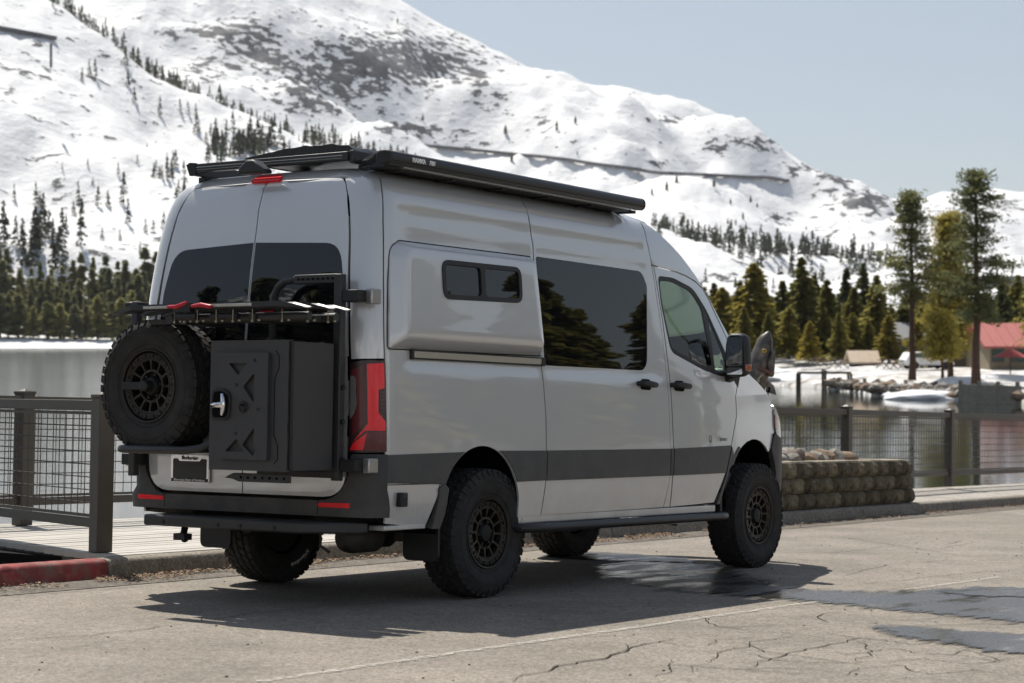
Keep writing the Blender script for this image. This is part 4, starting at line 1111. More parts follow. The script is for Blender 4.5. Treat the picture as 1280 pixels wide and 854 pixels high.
# paved walk on the right, deck on the left
mb = MB(); xs2 = [7.0 + i * 1.0 for i in range(40)]
vs = []
for i, x in enumerate(xs2):
    vs += [(x, yk(x) + .155, .138), (x, 3.75, .20), (x, 3.75, -6)]
mb.add(vs, [(i * 3 + j, i * 3 + 3 + j, i * 3 + 4 + j, i * 3 + 1 + j) for i in range(39) for j in range(2)])
walk = tag(mb.build('pavement', 'concrete'), kind='structure')
mb = MB()
for k in range(12):
    x = 8.5 + k * 2.4; mb.add([(x, yk(x) + .16, .1425), (x + .02, yk(x) + .16, .1425), (x + .02, 3.74, .2045), (x, 3.74, .2045)], [(0, 1, 2, 3)])
mb.build('joint', 'crack', walk)
deck = tag(empty('deck'), 'pale plank walkway between kerb and lakeside fence', kind='structure')
def dl(y): return -.36 + (y - 2.05) * .28             # left edge of the deck follows the short fence
y = yk(0) + .16; k = 0
while y < 5.05:
    w = .148
    x0 = dl(y) - .10; cuts = [x0, x0 + 2.2 + (k * 1.37) % 2.4, 7.4]
    for a, b in zip(cuts[:-1], cuts[1:]):
        zc = .146 + .012 * (y - 1.9) * .6 + random.uniform(-.002, .002)
        MB().box(((a + b) / 2, y + w / 2, zc - .02), (b - a - .004, w - .010, .04)).build('board', 'deckwood', deck)
    y += w; k += 1
MB().b(-.3, 7.4, 1.92, 5.0, -.2, .095).build('joist', 'gap', deck)
sk = MB(); sk.add([(dl(1.95) - .09, 1.95, -.6), (dl(5.0) - .09, 5.0, -.6), (dl(5.0) - .09, 5.0, .13), (dl(1.95) - .09, 1.95, .10)], [(0, 1, 2, 3)]).add([(-.3, 5.05, -6), (7.4, 5.05, -6), (7.4, 5.05, .13), (-.3, 5.05, .13)], [(0, 1, 2, 3)]).build('skirt', 'gravel', deck)
# lower ground left of the deck
mb = MB(); mb.add([(-30, yk(-30) + .15, -.02), (0.6, yk(0) + .15, -.02), (.9, 6, -.9), (-30, 6, -.9), (.9, 9, -6), (-30, 9, -6)], [(0, 1, 2, 3), (3, 2, 4, 5)])
tag(mb.build('bank', 'gravel'), kind='structure')

# ------------------------------------------------------------------ fences
def fence(name, posts, zbase, H, label, wiregap, rail_h=.075, first_big=False, group=None, skip_last=False):
    f = empty(name); tag(f, label, 'fence', group)
    P = [Vector((p[0], p[1], 0)) for p in posts]
    for i, p in enumerate(P):
        z0 = zbase(p.x, p.y); d = (P[min(i + 1, len(P) - 1)] - P[max(i - 1, 0)]).normalized(); a = math.atan2(d.y, d.x)
        R_ = Matrix.Rotation(a, 3, 'Z')
        o = MB().box((0, 0, (H + .0) / 2), (.125, .125, H)).build('post', 'fencemetal', f, bevel=.006); o.location = (p.x, p.y, z0); o.rotation_euler = (0, 0, a)
        MB().box((0, 0, H + .012), (.135, .135, .024)).box((0, 0, H + .034), (.10, .10, .022), taper=.3).build('post_cap', 'fencemetal', o, bevel=.003)
    for i in range(len(P) - 1):
        p, q = P[i], P[i + 1]; d = (q - p).normalized(); a, b = p + d * .058, q - d * .058
        za, zb_ = zbase(a.x, a.y), zbase(b.x, b.y)
        v = Vector((0, 0, 1))
        for z, h, w in ((H - .055, rail_h, .085), (.20, .065, .05)):
            MB().bar(a + v * (za + z), b + v * (zb_ + z), w, h).build('rail', 'fencemetal', f, bevel=.004)
        for z in (H - .11, .25): MB().bar(a + v * (za + z), b + v * (zb_ + z), .03, .022).build('rail', 'fencemetal', f)
        mb = MB(); L = (b - a).length; n = max(1, int(L / wiregap))
        for k in range(1, n):
            c = a + (b - a) * k / n; zc = za + (zb_ - za) * k / n
            mb.tube([c + v * (zc + .25), c + v * (zc + H - .11)], .0045, 4, caps=False)
        nh = int((H - .36) / wiregap)
        for k in range(1, nh + 1):
            z = .25 + (H - .36) * k / (nh + 1)
            mb.tube([a + v * (za + z), b + v * (zb_ + z)], .0045, 4, caps=False)
        o = mb.build('wire_mesh', 'wire', f); o['kind'] = 'stuff'
    return f
zdeck = lambda x, y: .15 + .0072 * (y - 1.9)
fence('short_fence', [(-.335, 2.16), (.42, 4.80)], zdeck, 1.09, 'brown metal fence panel running from the kerb end towards the lake', .098)
fence('lakeside_fence', [(.52, 4.90), (1.36, 4.88), (3.9, 4.86), (6.4, 4.84)], zdeck, 1.12, 'brown mesh fence along the deck behind the spare wheel', .1)
fence('lakeside_fence', [(8.1, 3.42), (11.3, 3.40), (14.5, 3.38), (18.5, 3.55), (22.3, 3.60), (26.1, 3.60)], lambda x, y: .22, 1.14, 'brown mesh railing along the paved walk right of the stone planter', .1)

# ------------------------------------------------------------------ stone planter with rocks and the fish
planter = empty('stone_planter', (11.5, 2.4, .14)); tag(planter, 'low curved planter wall of rough tan concrete blocks at the kerb', 'planter')
def plan_line():
    pts = []
    x = 8.6
    front = lambda x: yk(x) + .20 + .10 * _sm((x - 12.6) / 1.4) * 0
    while x < 13.75: pts.append(Vector((x, front(x), 0))); x += .05
    c = Vector((13.75, front(13.75) + .35, 0))
    for k in range(1, 14): a = -pi / 2 + (pi / 2) * k / 13; pts.append(c + Vector((cos(a) * .35, sin(a) * .35, 0)))
    for k in range(1, 14): pts.append(Vector((14.10, c.y + .05 * k, 0)))
    return pts
PL = plan_line(); acc = [0]
for a, b in zip(PL[:-1], PL[1:]): acc.append(acc[-1] + (b - a).length)
def on_line(s):
    i = 0
    while i < len(acc) - 2 and acc[i + 1] < s: i += 1
    t = (s - acc[i]) / (acc[i + 1] - acc[i]); p = PL[i].lerp(PL[i + 1], t); d = (PL[i + 1] - PL[i]).normalized(); return p, d
rb = random.Random(5)
block_meshes = []
for v_ in range(6):
    mb = MB(); w, h, dp = .380, .174, .20
    nx, nz = 10, 4; vs = []
    for i in range(nx + 1):
        for j in range(nz + 1):
            u, t = i / nx - .5, j / nz - .5
            bul = .105 * min(1., (.5 - abs(u)) / .20) * (1 - .30 * (2 * abs(t)) ** 4) + rb.uniform(-.010, .010)
            vs.append((u * w + rb.uniform(-.003, .003), -bul, t * h))
    n = len(vs); vs += [(-w / 2 * .8, dp, -h / 2), (w / 2 * .8, dp, -h / 2), (w / 2 * .8, dp, h / 2), (-w / 2 * .8, dp, h / 2)]
    g = lambda i, j: i * (nz + 1) + j
    fs = [(g(i, j), g(i + 1, j), g(i + 1, j + 1), g(i, j + 1)) for i in range(nx) for j in range(nz)]
    fs += [tuple([g(i, 0) for i in range(nx + 1)] + [n + 1, n]), tuple([g(i, nz) for i in range(nx + 1)] + [n + 2, n + 3]), tuple([g(0, j) for j in range(nz + 1)] + [n + 3, n]), tuple([g(nx, j) for j in range(nz + 1)] + [n + 2, n + 1])]
    mb.add(vs, fs)
    block_meshes.append(mb.mesh('block', 'blockmat', 14))
for c in range(3):
    s = .19 + .19 * (c % 2)
    while s < acc[-1] - .1:
        p, d = on_line(s)
        o = link('block', block_meshes[rb.randrange(6)], planter); o.location = Vector((p.x - 11.5, p.y + c * .018 - 2.4 + rb.uniform(-.006, .006), .005 + .09 + c * .178)); o.rotation_euler = (0, 0, math.atan2(d.y, d.x) + rb.uniform(-.08, .08)); o.scale = (rb.uniform(.96, 1.0), rb.uniform(.85, 1.2), rb.uniform(.98, 1.0))
        s += .388
mb = MB(); top = [(p.x - 11.5, p.y - 2.4 + .06) for p in PL] + [(2.55, .85), (-2.9, .85)]
mb.add([(x, y, .528) for x, y in top], [tuple(range(len(top)))]).build('soil', 'capmat', planter)
def cap_blocks():
    s = .15
    while s < acc[-1] - .1:
        p, d = on_line(s); nx_ = Vector((-d.y, d.x, 0)); a = Vector((p.x - 11.5, p.y - 2.4, .532))
        mb = MB(); hw_ = .19
        q = [a - d * hw_ - nx_ * .0 + nx_ * .03, a + d * hw_ + nx_ * .03, a + d * hw_ * .85 + nx_ * .27, a - d * hw_ * .85 + nx_ * .27]
        up = Vector((0, 0, .02 + rb.uniform(0, .006)))
        mb.add([v - Vector((0, 0, .01)) for v in q] + [v + up for v in q], [(3, 2, 1, 0), (4, 5, 6, 7), (0, 1, 5, 4), (1, 2, 6, 5), (2, 3, 7, 6), (3, 0, 4, 7)])
        mb.build('cap_stone', 'capmat', planter, bevel=.006)
        s += .388
cap_blocks()
def rock_mesh(seed, m, sub=2, flat=.7, amp=.35):
    bm = bmesh.new(); bmesh.ops.create_icosphere(bm, subdivisions=sub, radius=1)
    for v in bm.verts:
        n_ = noise.noise(v.co * 1.1 + Vector((seed * 7.3, 0, 0))) + .5 * noise.noise(v.co * 2.7 + Vector((seed * 3.1, 5, 0)))
        v.co *= 1 + amp * n_; v.co.z *= flat
        # facets
        for k in range(3):
            a = seed * 1.7 + k * 2.1; nn = Vector((cos(a), sin(a), .4 * sin(a * 3))).normalized(); dd = v.co.dot(nn) - .72
            if dd > 0: v.co -= nn * dd * .85
    me = bpy.data.meshes.new('rock'); bm.to_mesh(me); bm.free(); me.materials.append(M[m])
    me.polygons.foreach_set('use_smooth', [True] * len(me.polygons)); me.set_sharp_from_angle(angle=radians(28)); return me
RK = [rock_mesh(i, ('rockmat', 'rockmat', 'rockwarm', 'rockdark', 'rockmat', 'rockwarm')[i]) for i in range(6)]
rr = random.Random(11)
names = ['grey', 'pale grey', 'tan', 'dark brown', 'light grey', 'reddish tan']
rock_spots = []
for k in range(44):
    x = 8.9 + k * .098 + rr.uniform(-.05, .05); yy = yk(x) + rr.uniform(.52, 1.0)
    sz = rr.uniform(.07, .17) * (1.15 if k % 5 == 0 else 1)
    rock_spots.append((x, yy, sz, rr.randrange(6)))
cnt_ = {}
rock_spots.sort()
ORD = ['first', 'second', 'third', 'fourth', 'fifth', 'sixth', 'seventh', 'eighth', 'ninth', 'tenth', 'eleventh', 'twelfth']
for i, (x, yy, sz, kd) in enumerate(rock_spots):
    cnt_[kd] = cnt_.get(kd, 0) + 1
    o = link('rock', RK[kd]); o.location = (x, yy, .66 + sz * .42); o.rotation_euler = (rr.uniform(-.3, .3), rr.uniform(-.3, .3), rr.uniform(0, 6)); o.scale = (sz * rr.uniform(.9, 1.4), sz, sz * rr.uniform(.8, 1.15))
    tag(o, '%s of the %s rocks on the block planter, counted from the van' % (ORD[cnt_[kd] - 1], names[kd]), 'rock', 'rocks on the planter')
# leaping fish carving
fish = empty('fish_sculpture', (11.42, 3.05, .90)); tag(fish, 'carved leaping trout sculpture with yellow eye behind the van nose', 'sculpture')
def fish_mat():
    m = bpy.data.materials.new('fishskin'); m.use_nodes = True; N, L = nodes_of(m); b = N['Principled BSDF']
    tc = N.new('ShaderNodeTexCoord'); n = N.new('ShaderNodeTexNoise'); n.inputs['Scale'].default_value = 7; n.inputs['Detail'].default_value = 6; L.new(tc.outputs['Object'], n.inputs['Vector'])
    cr = N.new('ShaderNodeValToRGB'); e = cr.color_ramp.elements; e[0].position = .35; e[0].color = (.035, .028, .024, 1); e[1].position = .65; e[1].color = (.20, .17, .145, 1)
    L.new(n.outputs['Fac'], cr.inputs[0])
    w = N.new('ShaderNodeTexWave'); w.inputs['Scale'].default_value = 4.5; w.inputs['Distortion'].default_value = 3; L.new(tc.outputs['Object'], w.inputs['Vector'])
    mx = N.new('ShaderNodeMix'); mx.data_type = 'RGBA'; mx.blend_type = 'MULTIPLY'; mx.inputs[0].default_value = .45; L.new(cr.outputs[0], mx.inputs[6]); L.new(w.outputs['Color'], mx.inputs[7])
    L.new(mx.outputs[2], b.inputs['Base Color']); b.inputs['Roughness'].default_value = .45
    bu = N.new('ShaderNodeBump'); bu.inputs['Strength'].default_value = .4; bu.inputs['Distance'].default_value = .02; L.new(n.outputs['Fac'], bu.inputs['Height']); L.new(bu.outputs[0], b.inputs['Normal'])
    M['fishskin'] = m
fish_mat()
mat('fishbelly', (.30, .27, .21), .5, var=(8, .3)); mat('fishred', (.13, .065, .045), .5, var=(8, .3)); mat('eye', (.55, .36, .06), .3); mat('woodpost', (.12, .085, .055), .8, var=(6, .3), bump=(30, .5, .01))
def fish_body():
    # axis in the local x-z plane, x runs along the picture's left-right
    rt = Vector((RT.x, RT.y, 0)).normalized(); fw_ = Vector((FW.x, FW.y, 0)).normalized(); up = Vector((0, 0, 1))
    ax = [(-.30, .10, .15, .09), (-.27, .30, .19, .12), (-.20, .52, .205, .14), (-.135, .70, .195, .15), (-.09, .84, .180, .14), (-.055, .98, .160, .13), (-.025, 1.10, .140, .115), (.0, 1.20, .115, .095), (.018, 1.275, .085, .07), (.03, 1.325, .062, .05), (.035, 1.35, .025, .02)]
    mb = MB(); n = 18; vs = []
    for i, (a, h, rw, rd) in enumerate(ax):
        for k in range(n):
            t = 2 * pi * k / n
            vs.append(rt * (a + rw * cos(t)) + fw_ * (rd * sin(t)) + up * (h + .05 * cos(t) * (1 if 1 < i < 8 else .3)))
    mb.add(vs, [(i * n + k, i * n + (k + 1) % n, (i + 1) * n + (k + 1) % n, (i + 1) * n + k) for i in range(len(ax) - 1) for k in range(n)] + [tuple(range(n))[::-1], tuple(range((len(ax) - 1) * n, len(ax) * n))])
    o = mb.build('body', 'fishskin', fish, 60)
    for sg in (-1, 1):
        e = MB(); c = rt * .0 + fw_ * (sg * .112) + up * 1.115
        e.lathe([(0, .018), (.014, .016), (.026, .008), (.03, 0)], (0, 0, 0), 'z', 14)
        eo = e.build('eye', 'eye', fish, 50); eo.location = c; eo.rotation_euler = (fw_ * sg).to_track_quat('Z', 'Y').to_euler()
        q = MB().lathe([(0, .004), (.011, .002), (.012, -.004)], (0, 0, .018), 'z', 12).build('pupil', 'gap', eo)
    # lower jaw, gill cover and fins
    j = MB(); P = [(.125, 1.16), (.135, 1.05), (.128, .90), (.120, .80), (.05, .80), (.04, .98)]
    j.prism(P, -fw_ * .045, rt, up, .09); j.build('jaw', 'fishskin', fish, bevel=.02)
    gmb = MB(); pts = [rt * (-.10 + .21 * t / 10) + up * (.93 - .09 * (t / 10) ** .7) - fw_ * (.128 + .02 * sin(t * pi / 10)) for t in range(11)]
    gmb.tube(pts, [.012 + .014 * sin(pi * t / 10) for t in range(11)], 8); gmb.build('gill', 'fishred', fish, 50)
    for k in range(3):
        pts = [rt * (-.30 + .03 * k + .03 * t) - fw_ * (.118 + .006 * t) + up * (.42 + .07 * k + .038 * t) for t in range(8)]
        MB().tube(pts, [.012] * 8, 6).build('stripe', 'fishbelly', fish, 50)
    f2 = MB(); f2.prism([(.05, .76), (.13, .70), (.165, .58), (.03, .62)], -fw_ * .01, rt, up, .02); f2.build('fin', 'fishskin', fish)
    f3 = MB(); f3.prism([(-.38, .55), (-.47, .40), (-.46, .22), (-.42, .25)], -fw_ * .01, rt, up, .02); f3.build('fin', 'fishskin', fish)
    ch = MB()
    for k in range(9): ch.lathe([(0, .018), (.018, .009), (.018, -.009), (0, -.018)], tuple(rt * (.06 - .016 * k + .012 * sin(k * 1.3)) - fw_ * .155 + up * (.66 - .032 * k)), 'z', 8)
    ch.build('chain', 'gap', fish)
    MB().tube([(-.1, 0, -.3), (-.1, 0, .2)], .10, 12).build('stand', 'woodpost', fish)
fish_body()

# ------------------------------------------------------------------ marks on the road
def ribbon(name, pts, w, m, z=.004, jit=0., seed=1, taper=True, parent=road, sub=8):
    rn = random.Random(seed); P = []
    for a, b in zip(pts[:-1], pts[1:]):
        for k in range(sub): t = k / sub; P.append((a[0] + (b[0] - a[0]) * t, a[1] + (b[1] - a[1]) * t))
    P.append(pts[-1]); n = len(P); vs = []
    Q = [(p[0] + jit * 2.2 * noise.noise((p[0] * 5, p[1] * 5, seed)) + rn.uniform(-jit, jit) * .35, p[1] + jit * 2.2 * noise.noise((p[0] * 5, p[1] * 5, seed + 40)) + rn.uniform(-jit, jit) * .35) for p in P]
    for i, p in enumerate(Q):
        a, b = Q[max(0, i - 1)], Q[min(n - 1, i + 1)]; d = Vector((b[0] - a[0], b[1] - a[1])).normalized()
        ww = w * (min(1, 4 * i / n + .15, 4 * (n - 1 - i) / n + .15) if taper else 1) * (.62 * rn.uniform(.75, 1.2) if jit else 1)
        vs += [(p[0] - d.y * ww / 2, p[1] + d.x * ww / 2, z), (p[0] + d.y * ww / 2, p[1] - d.x * ww / 2, z)]
    return MB().add(vs, [(i * 2, i * 2 + 1, i * 2 + 3, i * 2 + 2) for i in range(n - 1)]).build(name, m, parent)
CR = [(0.018, 0.02, [(-3.27, -3.4), (-2.66, -3.25), (-2.22, -3.24), (-1.63, -3.08), (-1.28, -3.09)]),
(0.012, 0.02, [(-3.66, -0.62), (-3.25, -0.74), (-2.79, -0.73), (-2.44, -0.68)]),
(0.012, 0.015, [(-2.44, -0.68), (-1.68, -0.58), (-1.06, -0.6), (-0.51, -0.79)]),
(0.014, 0.02, [(7.77, 0.86), (7.99, 0.3), (7.24, -0.54), (7.25, -1.02), (8.55, -0.9)]),
(0.012, 0.02, [(5.19, -0.56), (6.01, -0.62), (7.24, -0.54), (6.26, -1.57), (6.18, -2.18)]),
(0.01, 0.02, [(7.48, -0.92), (8.49, -0.67), (8.71, -0.87)]),
(0.01, 0.02, [(3.21, -1.87), (4.75, -1.57), (5.76, -1.77)]),
(0.01, 0.02, [(2.5, -2.27), (3.34, -2.32), (4.18, -2.41), (5.05, -2.59)]),
(0.014, 0.03, [(-2.28, -4.0), (-1.76, -3.85), (-1.26, -3.81), (-0.58, -3.8), (-0.7, -4.12), (-0.3, -4.23), (0.33, -4.34)]),
(0.01, 0.03, [(-1.26, -3.81), (-1.32, -4.06), (-0.96, -4.15), (-1.06, -4.45), (-0.41, -4.44)]),
(0.01, 0.03, [(-2.14, -3.71), (-1.74, -3.58), (-1.0, -3.46), (-0.7, -3.49)]),
(0.01, 0.03, [(-2.27, -4.43), (-1.8, -4.36), (-1.56, -4.46), (-1.85, -4.7), (-1.51, -4.79), (-1.59, -5.05)]),
(0.009, 0.03, [(-1.73, -2.64), (-1.4, -2.73), (-1.18, -2.79)]),
(0.009, 0.03, [(-1.49, -3.35), (-1.17, -3.27), (-0.92, -3.32)]),
(0.009, 0.02, [(-2.74, -3.81), (-2.46, -3.7), (-2.13, -3.53)]),
(0.01, 0.03, [(-1.52, -4.32), (-1.24, -4.4), (-1.3, -4.67), (-0.86, -4.78)]),
(0.01, 0.03, [(-0.67, -3.82), (-1.16, -4.08), (-1.64, -4.27)]),
(0.012, 0.01, [(-2.09, 1.18), (-1.64, 1.19), (-1.27, 1.15), (-0.71, 1.2)]),
(0.012, 0.01, [(8.66, 1.4), (10.52, 1.49), (13.01, 1.57), (16.2, 1.52)])]
for i, (w, jj, pts) in enumerate(CR): ribbon('crack', pts, w, 'crack', .0045, jj, i + 3)
rn_ = random.Random(17)
for k in range(46):                                   # fine net of cracks in the old surface
    x, y = rn_.uniform(-3.2, 3.0), rn_.uniform(-4.9, -2.9); a = rn_.choice((.12, .2, 1.3, 1.9, .0)) + rn_.uniform(-.35, .35); P = [(x, y)]
    for q in range(rn_.randrange(2, 6)):
        a += rn_.uniform(-.6, .6); l_ = rn_.uniform(.10, .28); x += cos(a) * l_; y += sin(a) * l_; P.append((x, y))
    ribbon('crack', P, rn_.uniform(.005, .012), 'crack', .0043, .012, 60 + k, sub=4)
ribbon('painted_line', [(-3.97, -2.59), (-2.62, -2.59), (-1.06, -2.62), (0.88, -2.65), (4.09, -2.76)], .06, 'wornline', .0042, 0, 1, False)
WETS = [[(2.37, 0.05), (3.71, 0.45), (3.89, -0.49), (3.32, -1.22), (2.18, -2.12), (2.37, -2.51), (3.09, -2.67), (3.01, -3.8), (0.71, -4.75), (0.5, -4.27), (0.6, -3.86), (0.73, -3.31), (0.92, -2.69), (1.02, -2.07), (0.96, -1.5), (1.52, -0.78)],
[(-0.01, -3.52), (0.29, -3.65), (0.21, -4.02), (0.31, -4.61), (-0.69, -5.12), (-0.93, -4.6), (-0.67, -4.16), (-0.51, -3.82)],
[(3.27, 0.99), (4.04, 1.22), (4.42, 0.73), (4.13, -0.22), (3.68, -0.54), (3.42, -0.03), (3.27, 0.48)],
[(2.3, -2.89), (3.15, -2.83), (3.36, -3.62), (2.59, -3.88), (2.14, -3.24)]]
def wet(pts, z, seed, nrm):
    poly = [Vector(p) for p in densify(rpoly(pts, .3, 5), .12)]
    c = [(p.x + .05 * noise.noise((p.x * 2.1, p.y * 2.1, seed)) , p.y + .05 * noise.noise((p.x * 2.1, p.y * 2.1, seed + 9))) for p in poly]
    P = list(c); edges = [(i, (i + 1) % len(P)) for i in range(len(P))]
    x0, x1 = min(p[0] for p in c), max(p[0] for p in c); y0, y1 = min(p[1] for p in c), max(p[1] for p in c)
    st = .09; x = x0
    while x < x1:
        y = y0
        while y < y1:
            if inside((x, y), c) and segdist((x, y), c) > .04: P.append((x, y))
            y += st
        x += st
    r = delaunay_2d_cdt([Vector(p) for p in P], edges, [], 0, 1e-6)
    tris = [tuple(t) for t in r[2] if inside(((r[0][t[0]].x + r[0][t[1]].x + r[0][t[2]].x) / 3, (r[0][t[0]].y + r[0][t[1]].y + r[0][t[2]].y) / 3), c)]
    me = bpy.data.meshes.new('wet_patch'); me.from_pydata([(p.x, p.y, z) for p in r[0]], [], tris); me.materials.append(M['wet'])
    at = me.attributes.new('edge', 'FLOAT', 'POINT')
    at.data.foreach_set('value', [min(1., segdist((p.x, p.y), c) / nrm) for p in r[0]])
    return link('wet_patch', me, road)
for i, pts in enumerate(WETS): wet(pts, .0065 + .0015 * i, i, (.62, .30, .30, .24)[i])
# dry leaves, needles and grit along the kerb
def litter():
    rl = random.Random(21); mb = MB()
    for k in range(15000):
        x = rl.uniform(-3.5, 22); 
        if rl.random() < .6: x = rl.uniform(-1.5, 8)
        d = abs(rl.gauss(.0, .16)); 
        if d > .5: continue
        yy = yk(x) - .02 - d
        if noise.noise((x * 1.3, yy * 3, 2)) < -.12 - .0 * d: continue
        s_ = rl.uniform(.005, .017); a = rl.uniform(0, pi); t = rl.uniform(-.7, .7); z = .012 + rl.uniform(0, .02) * (1 - d)
        u = Vector((cos(a), sin(a), t * .5)) * s_; v = Vector((-sin(a), cos(a), rl.uniform(-.5, .5))) * s_ * rl.uniform(.25, .7); c = Vector((x, yy, z + abs(t) * s_ * .5))
        mb.add([c - u, c + v, c + u, c - v], [(0, 1, 2, 3)], rl.choice((0, 0, 1, 2)))
    mat('leafa', (.20, .125, .07), .9); mat('leafb', (.11, .07, .045), .9); mat('leafc', (.28, .20, .13), .9)
    o = mb.build('leaf_litter', ['leafa', 'leafb', 'leafc']); tag(o, 'dry brown leaves and grit gathered along the kerb', 'leaves', kind='stuff')
litter()
# loose grit on the road
rl = random.Random(8); mb = MB()
for k in range(260):
    x, yy = rl.uniform(-4.5, 9), rl.uniform(-5.5, 1.2); s_ = rl.uniform(.0015, .006)
    mb.box((x, yy, s_ * .4 + .001), (s_ * 2, s_ * 1.4, s_), Matrix.Rotation(rl.uniform(0, 3), 3, 'Z'))
tag(mb.build('grit', 'rockdark'), 'small dark stones scattered over the asphalt', 'grit', kind='stuff')
# ------------------------------------------------------------------ lake, mountains and woods (true level, not tilted)
import numpy as np
LAKE = CAM.z - 4.5
FH = Vector((cos(AZ), sin(AZ), 0)); RH = Vector((sin(AZ), -cos(AZ), 0))
def far(px, y, d):
    """a place d metres ahead, seen from the road at heading px and height y"""
    p = Vector((CAM.x, CAM.y, 0)) + FH * d + RH * (d * (px - 640) / FPX)
    return Vector((p.x, p.y, CAM.z + (HOR - y) / FPX * d))
def ygr(z, d): return HOR - (z - CAM.z) / d * FPX
mat('trunk', (.085, .045, .030), .9, var=(3, .3), bump=(8, .6, .05))
mat('trunkdark', (.045, .035, .028), .9)
def leaf_mat(name, c1, c2, tr=.35):
    m = bpy.data.materials.new(name); m.use_nodes = True; N, L = nodes_of(m); out = N['Material Output']; b = N['Principled BSDF']
    tc = N.new('ShaderNodeTexCoord'); n = N.new('ShaderNodeTexNoise'); n.inputs['Scale'].default_value = .55; n.inputs['Detail'].default_value = 4; L.new(tc.outputs['Object'], n.inputs['Vector'])
    oi = N.new('ShaderNodeObjectInfo')
    ad = N.new('ShaderNodeMath'); ad.operation = 'MULTIPLY_ADD'; L.new(oi.outputs['Random'], ad.inputs[0]); ad.inputs[1].default_value = .5; L.new(n.outputs['Fac'], ad.inputs[2])
    r = N.new('ShaderNodeMapRange'); r.inputs[1].default_value = .40; r.inputs[2].default_value = 1.05; L.new(ad.outputs[0], r.inputs[0])
    mx = N.new('ShaderNodeMix'); mx.data_type = 'RGBA'; mx.inputs[6].default_value = (*c1, 1); mx.inputs[7].default_value = (*c2, 1); L.new(r.outputs[0], mx.inputs[0])
    L.new(mx.outputs[2], b.inputs['Base Color']); b.inputs['Roughness'].default_value = .65; b.inputs['Specular IOR Level'].default_value = .25
    t = N.new('ShaderNodeBsdfTranslucent'); L.new(mx.outputs[2], t.inputs[0]); s = N.new('ShaderNodeMixShader'); s.inputs[0].default_value = tr
    L.new(b.outputs[0], s.inputs[1]); L.new(t.outputs[0], s.inputs[2]); L.new(s.outputs[0], out.inputs[0]); M[name] = m
leaf_mat('needles', (.15, .155, .055), (.36, .32, .085), .58)
leaf_mat('needlesdark', (.10, .118, .055), (.24, .235, .09), .58)
leaf_mat('needlesgold', (.24, .215, .055), (.44, .36, .075), .58)
leaf_mat('needlesfar', (.15, .165, .095), (.30, .29, .135), .58)
leaf_mat('needleshill', (.060, .072, .052), (.125, .128, .078), .45)
leaf_mat('needlesbelt', (.20, .21, .10), (.42, .39, .14), .58)

def quads(C, U, Vv):
    n = len(C); V = np.empty((n * 4, 3)); V[0::4] = C - U - Vv * .35; V[1::4] = C + U * .2 - Vv; V[2::4] = C + U; V[3::4] = C + U * .1 + Vv
    return V
def np_mesh(name, V, nq, mats, mi=None):
    me = bpy.data.meshes.new(name); me.vertices.add(len(V)); me.vertices.foreach_set('co', V.astype(np.float32).ravel())
    me.loops.add(nq * 4); me.polygons.add(nq); me.loops.foreach_set('vertex_index', np.arange(nq * 4, dtype=np.int32))
    me.polygons.foreach_set('loop_start', np.arange(0, nq * 4, 4, dtype=np.int32)); me.polygons.foreach_set('loop_total', np.full(nq, 4, dtype=np.int32))
    for m in mats: me.materials.append(M[m])
    me.update(calc_edges=True); return me
def crown_fir(seed, H, R, nb, per, cb=.08, size=.35, droop=.35, power=.85, gap=.25):
    g = np.random.default_rng(seed)
    t = np.sort(g.random(nb)) ** .9; h = cb + (1 - cb) * t
    az = g.random(nb) * 2 * pi
    lobes = 1 + .25 * np.sin(az * 3 + seed) * g.random(nb) + .18 * np.sin(h * 17 + seed * 2)
    L = R * (1 - t) ** power * (.55 + .5 * g.random(nb)) * lobes + .12 * size
    keep = g.random(nb) > gap * (np.sin(az * 2 + h * 9 + seed) > .55)
    h, az, L = h[keep], az[keep], L[keep]; nb = len(h)
    k = np.maximum(2, (per * (.35 + .65 * L / R)).astype(int)); idx = np.repeat(np.arange(nb), k); n = len(idx)
    f = g.random(n) ** .6; rr = L[idx] * f; a = az[idx] + g.normal(0, .16, n) * (1.2 - f)
    C = np.stack([np.cos(a) * rr, np.sin(a) * rr, h[idx] * H - droop * rr * (.6 + .4 * f) + L[idx] * .12 + g.normal(0, size * .25, n)], 1)
    out = np.stack([np.cos(a), np.sin(a), -droop * .8 + g.normal(0, .35, n)], 1); out /= np.linalg.norm(out, axis=1)[:, None]
    rnd = g.normal(0, 1, (n, 3)); rnd[:, 2] *= .6; side = np.cross(out, rnd); side /= np.linalg.norm(side, axis=1)[:, None] + 1e-9
    s = size * (.55 + .8 * g.random(n))
    return quads(C, out * (s * .9)[:, None], side * (s * .45)[:, None]), n
def trunk_mesh(H, r, m='trunkdark', lean=0., n=8, top=.97, limbs=0, seed=1, R=2., cb=.4):
    rn = random.Random(seed); mb = MB()
    P = [(lean * (k / 8) ** 2 * H + .01 * H * noise.noise((k * .6, seed, 0)), .01 * H * noise.noise((k * .6, seed, 7)), H * top * k / 8) for k in range(9)]
    mb.tube(P, [r * (1.25 if k == 0 else 1) * (1 - .86 * k / 8) for k in range(9)], n)
    for k in range(limbs):
        h = cb + (1 - cb) * (k + rn.random()) / limbs * .95; a = rn.uniform(0, 2 * pi); L = R * (1 - h) ** .5 * rn.uniform(.5, 1.1) + .3
        i = min(7, int(h * 8)); q = Vector(P[i]).lerp(Vector(P[i + 1]), h * 8 - i)
        mb.tube([q, q + Vector((cos(a) * L * .5, sin(a) * L * .5, L * .10)), q + Vector((cos(a) * L, sin(a) * L, L * .05))], [r * .22 * (1.1 - h), r * .15 * (1.1 - h), r * .05], 5)
    return mb.mesh('trunk', m, 60)
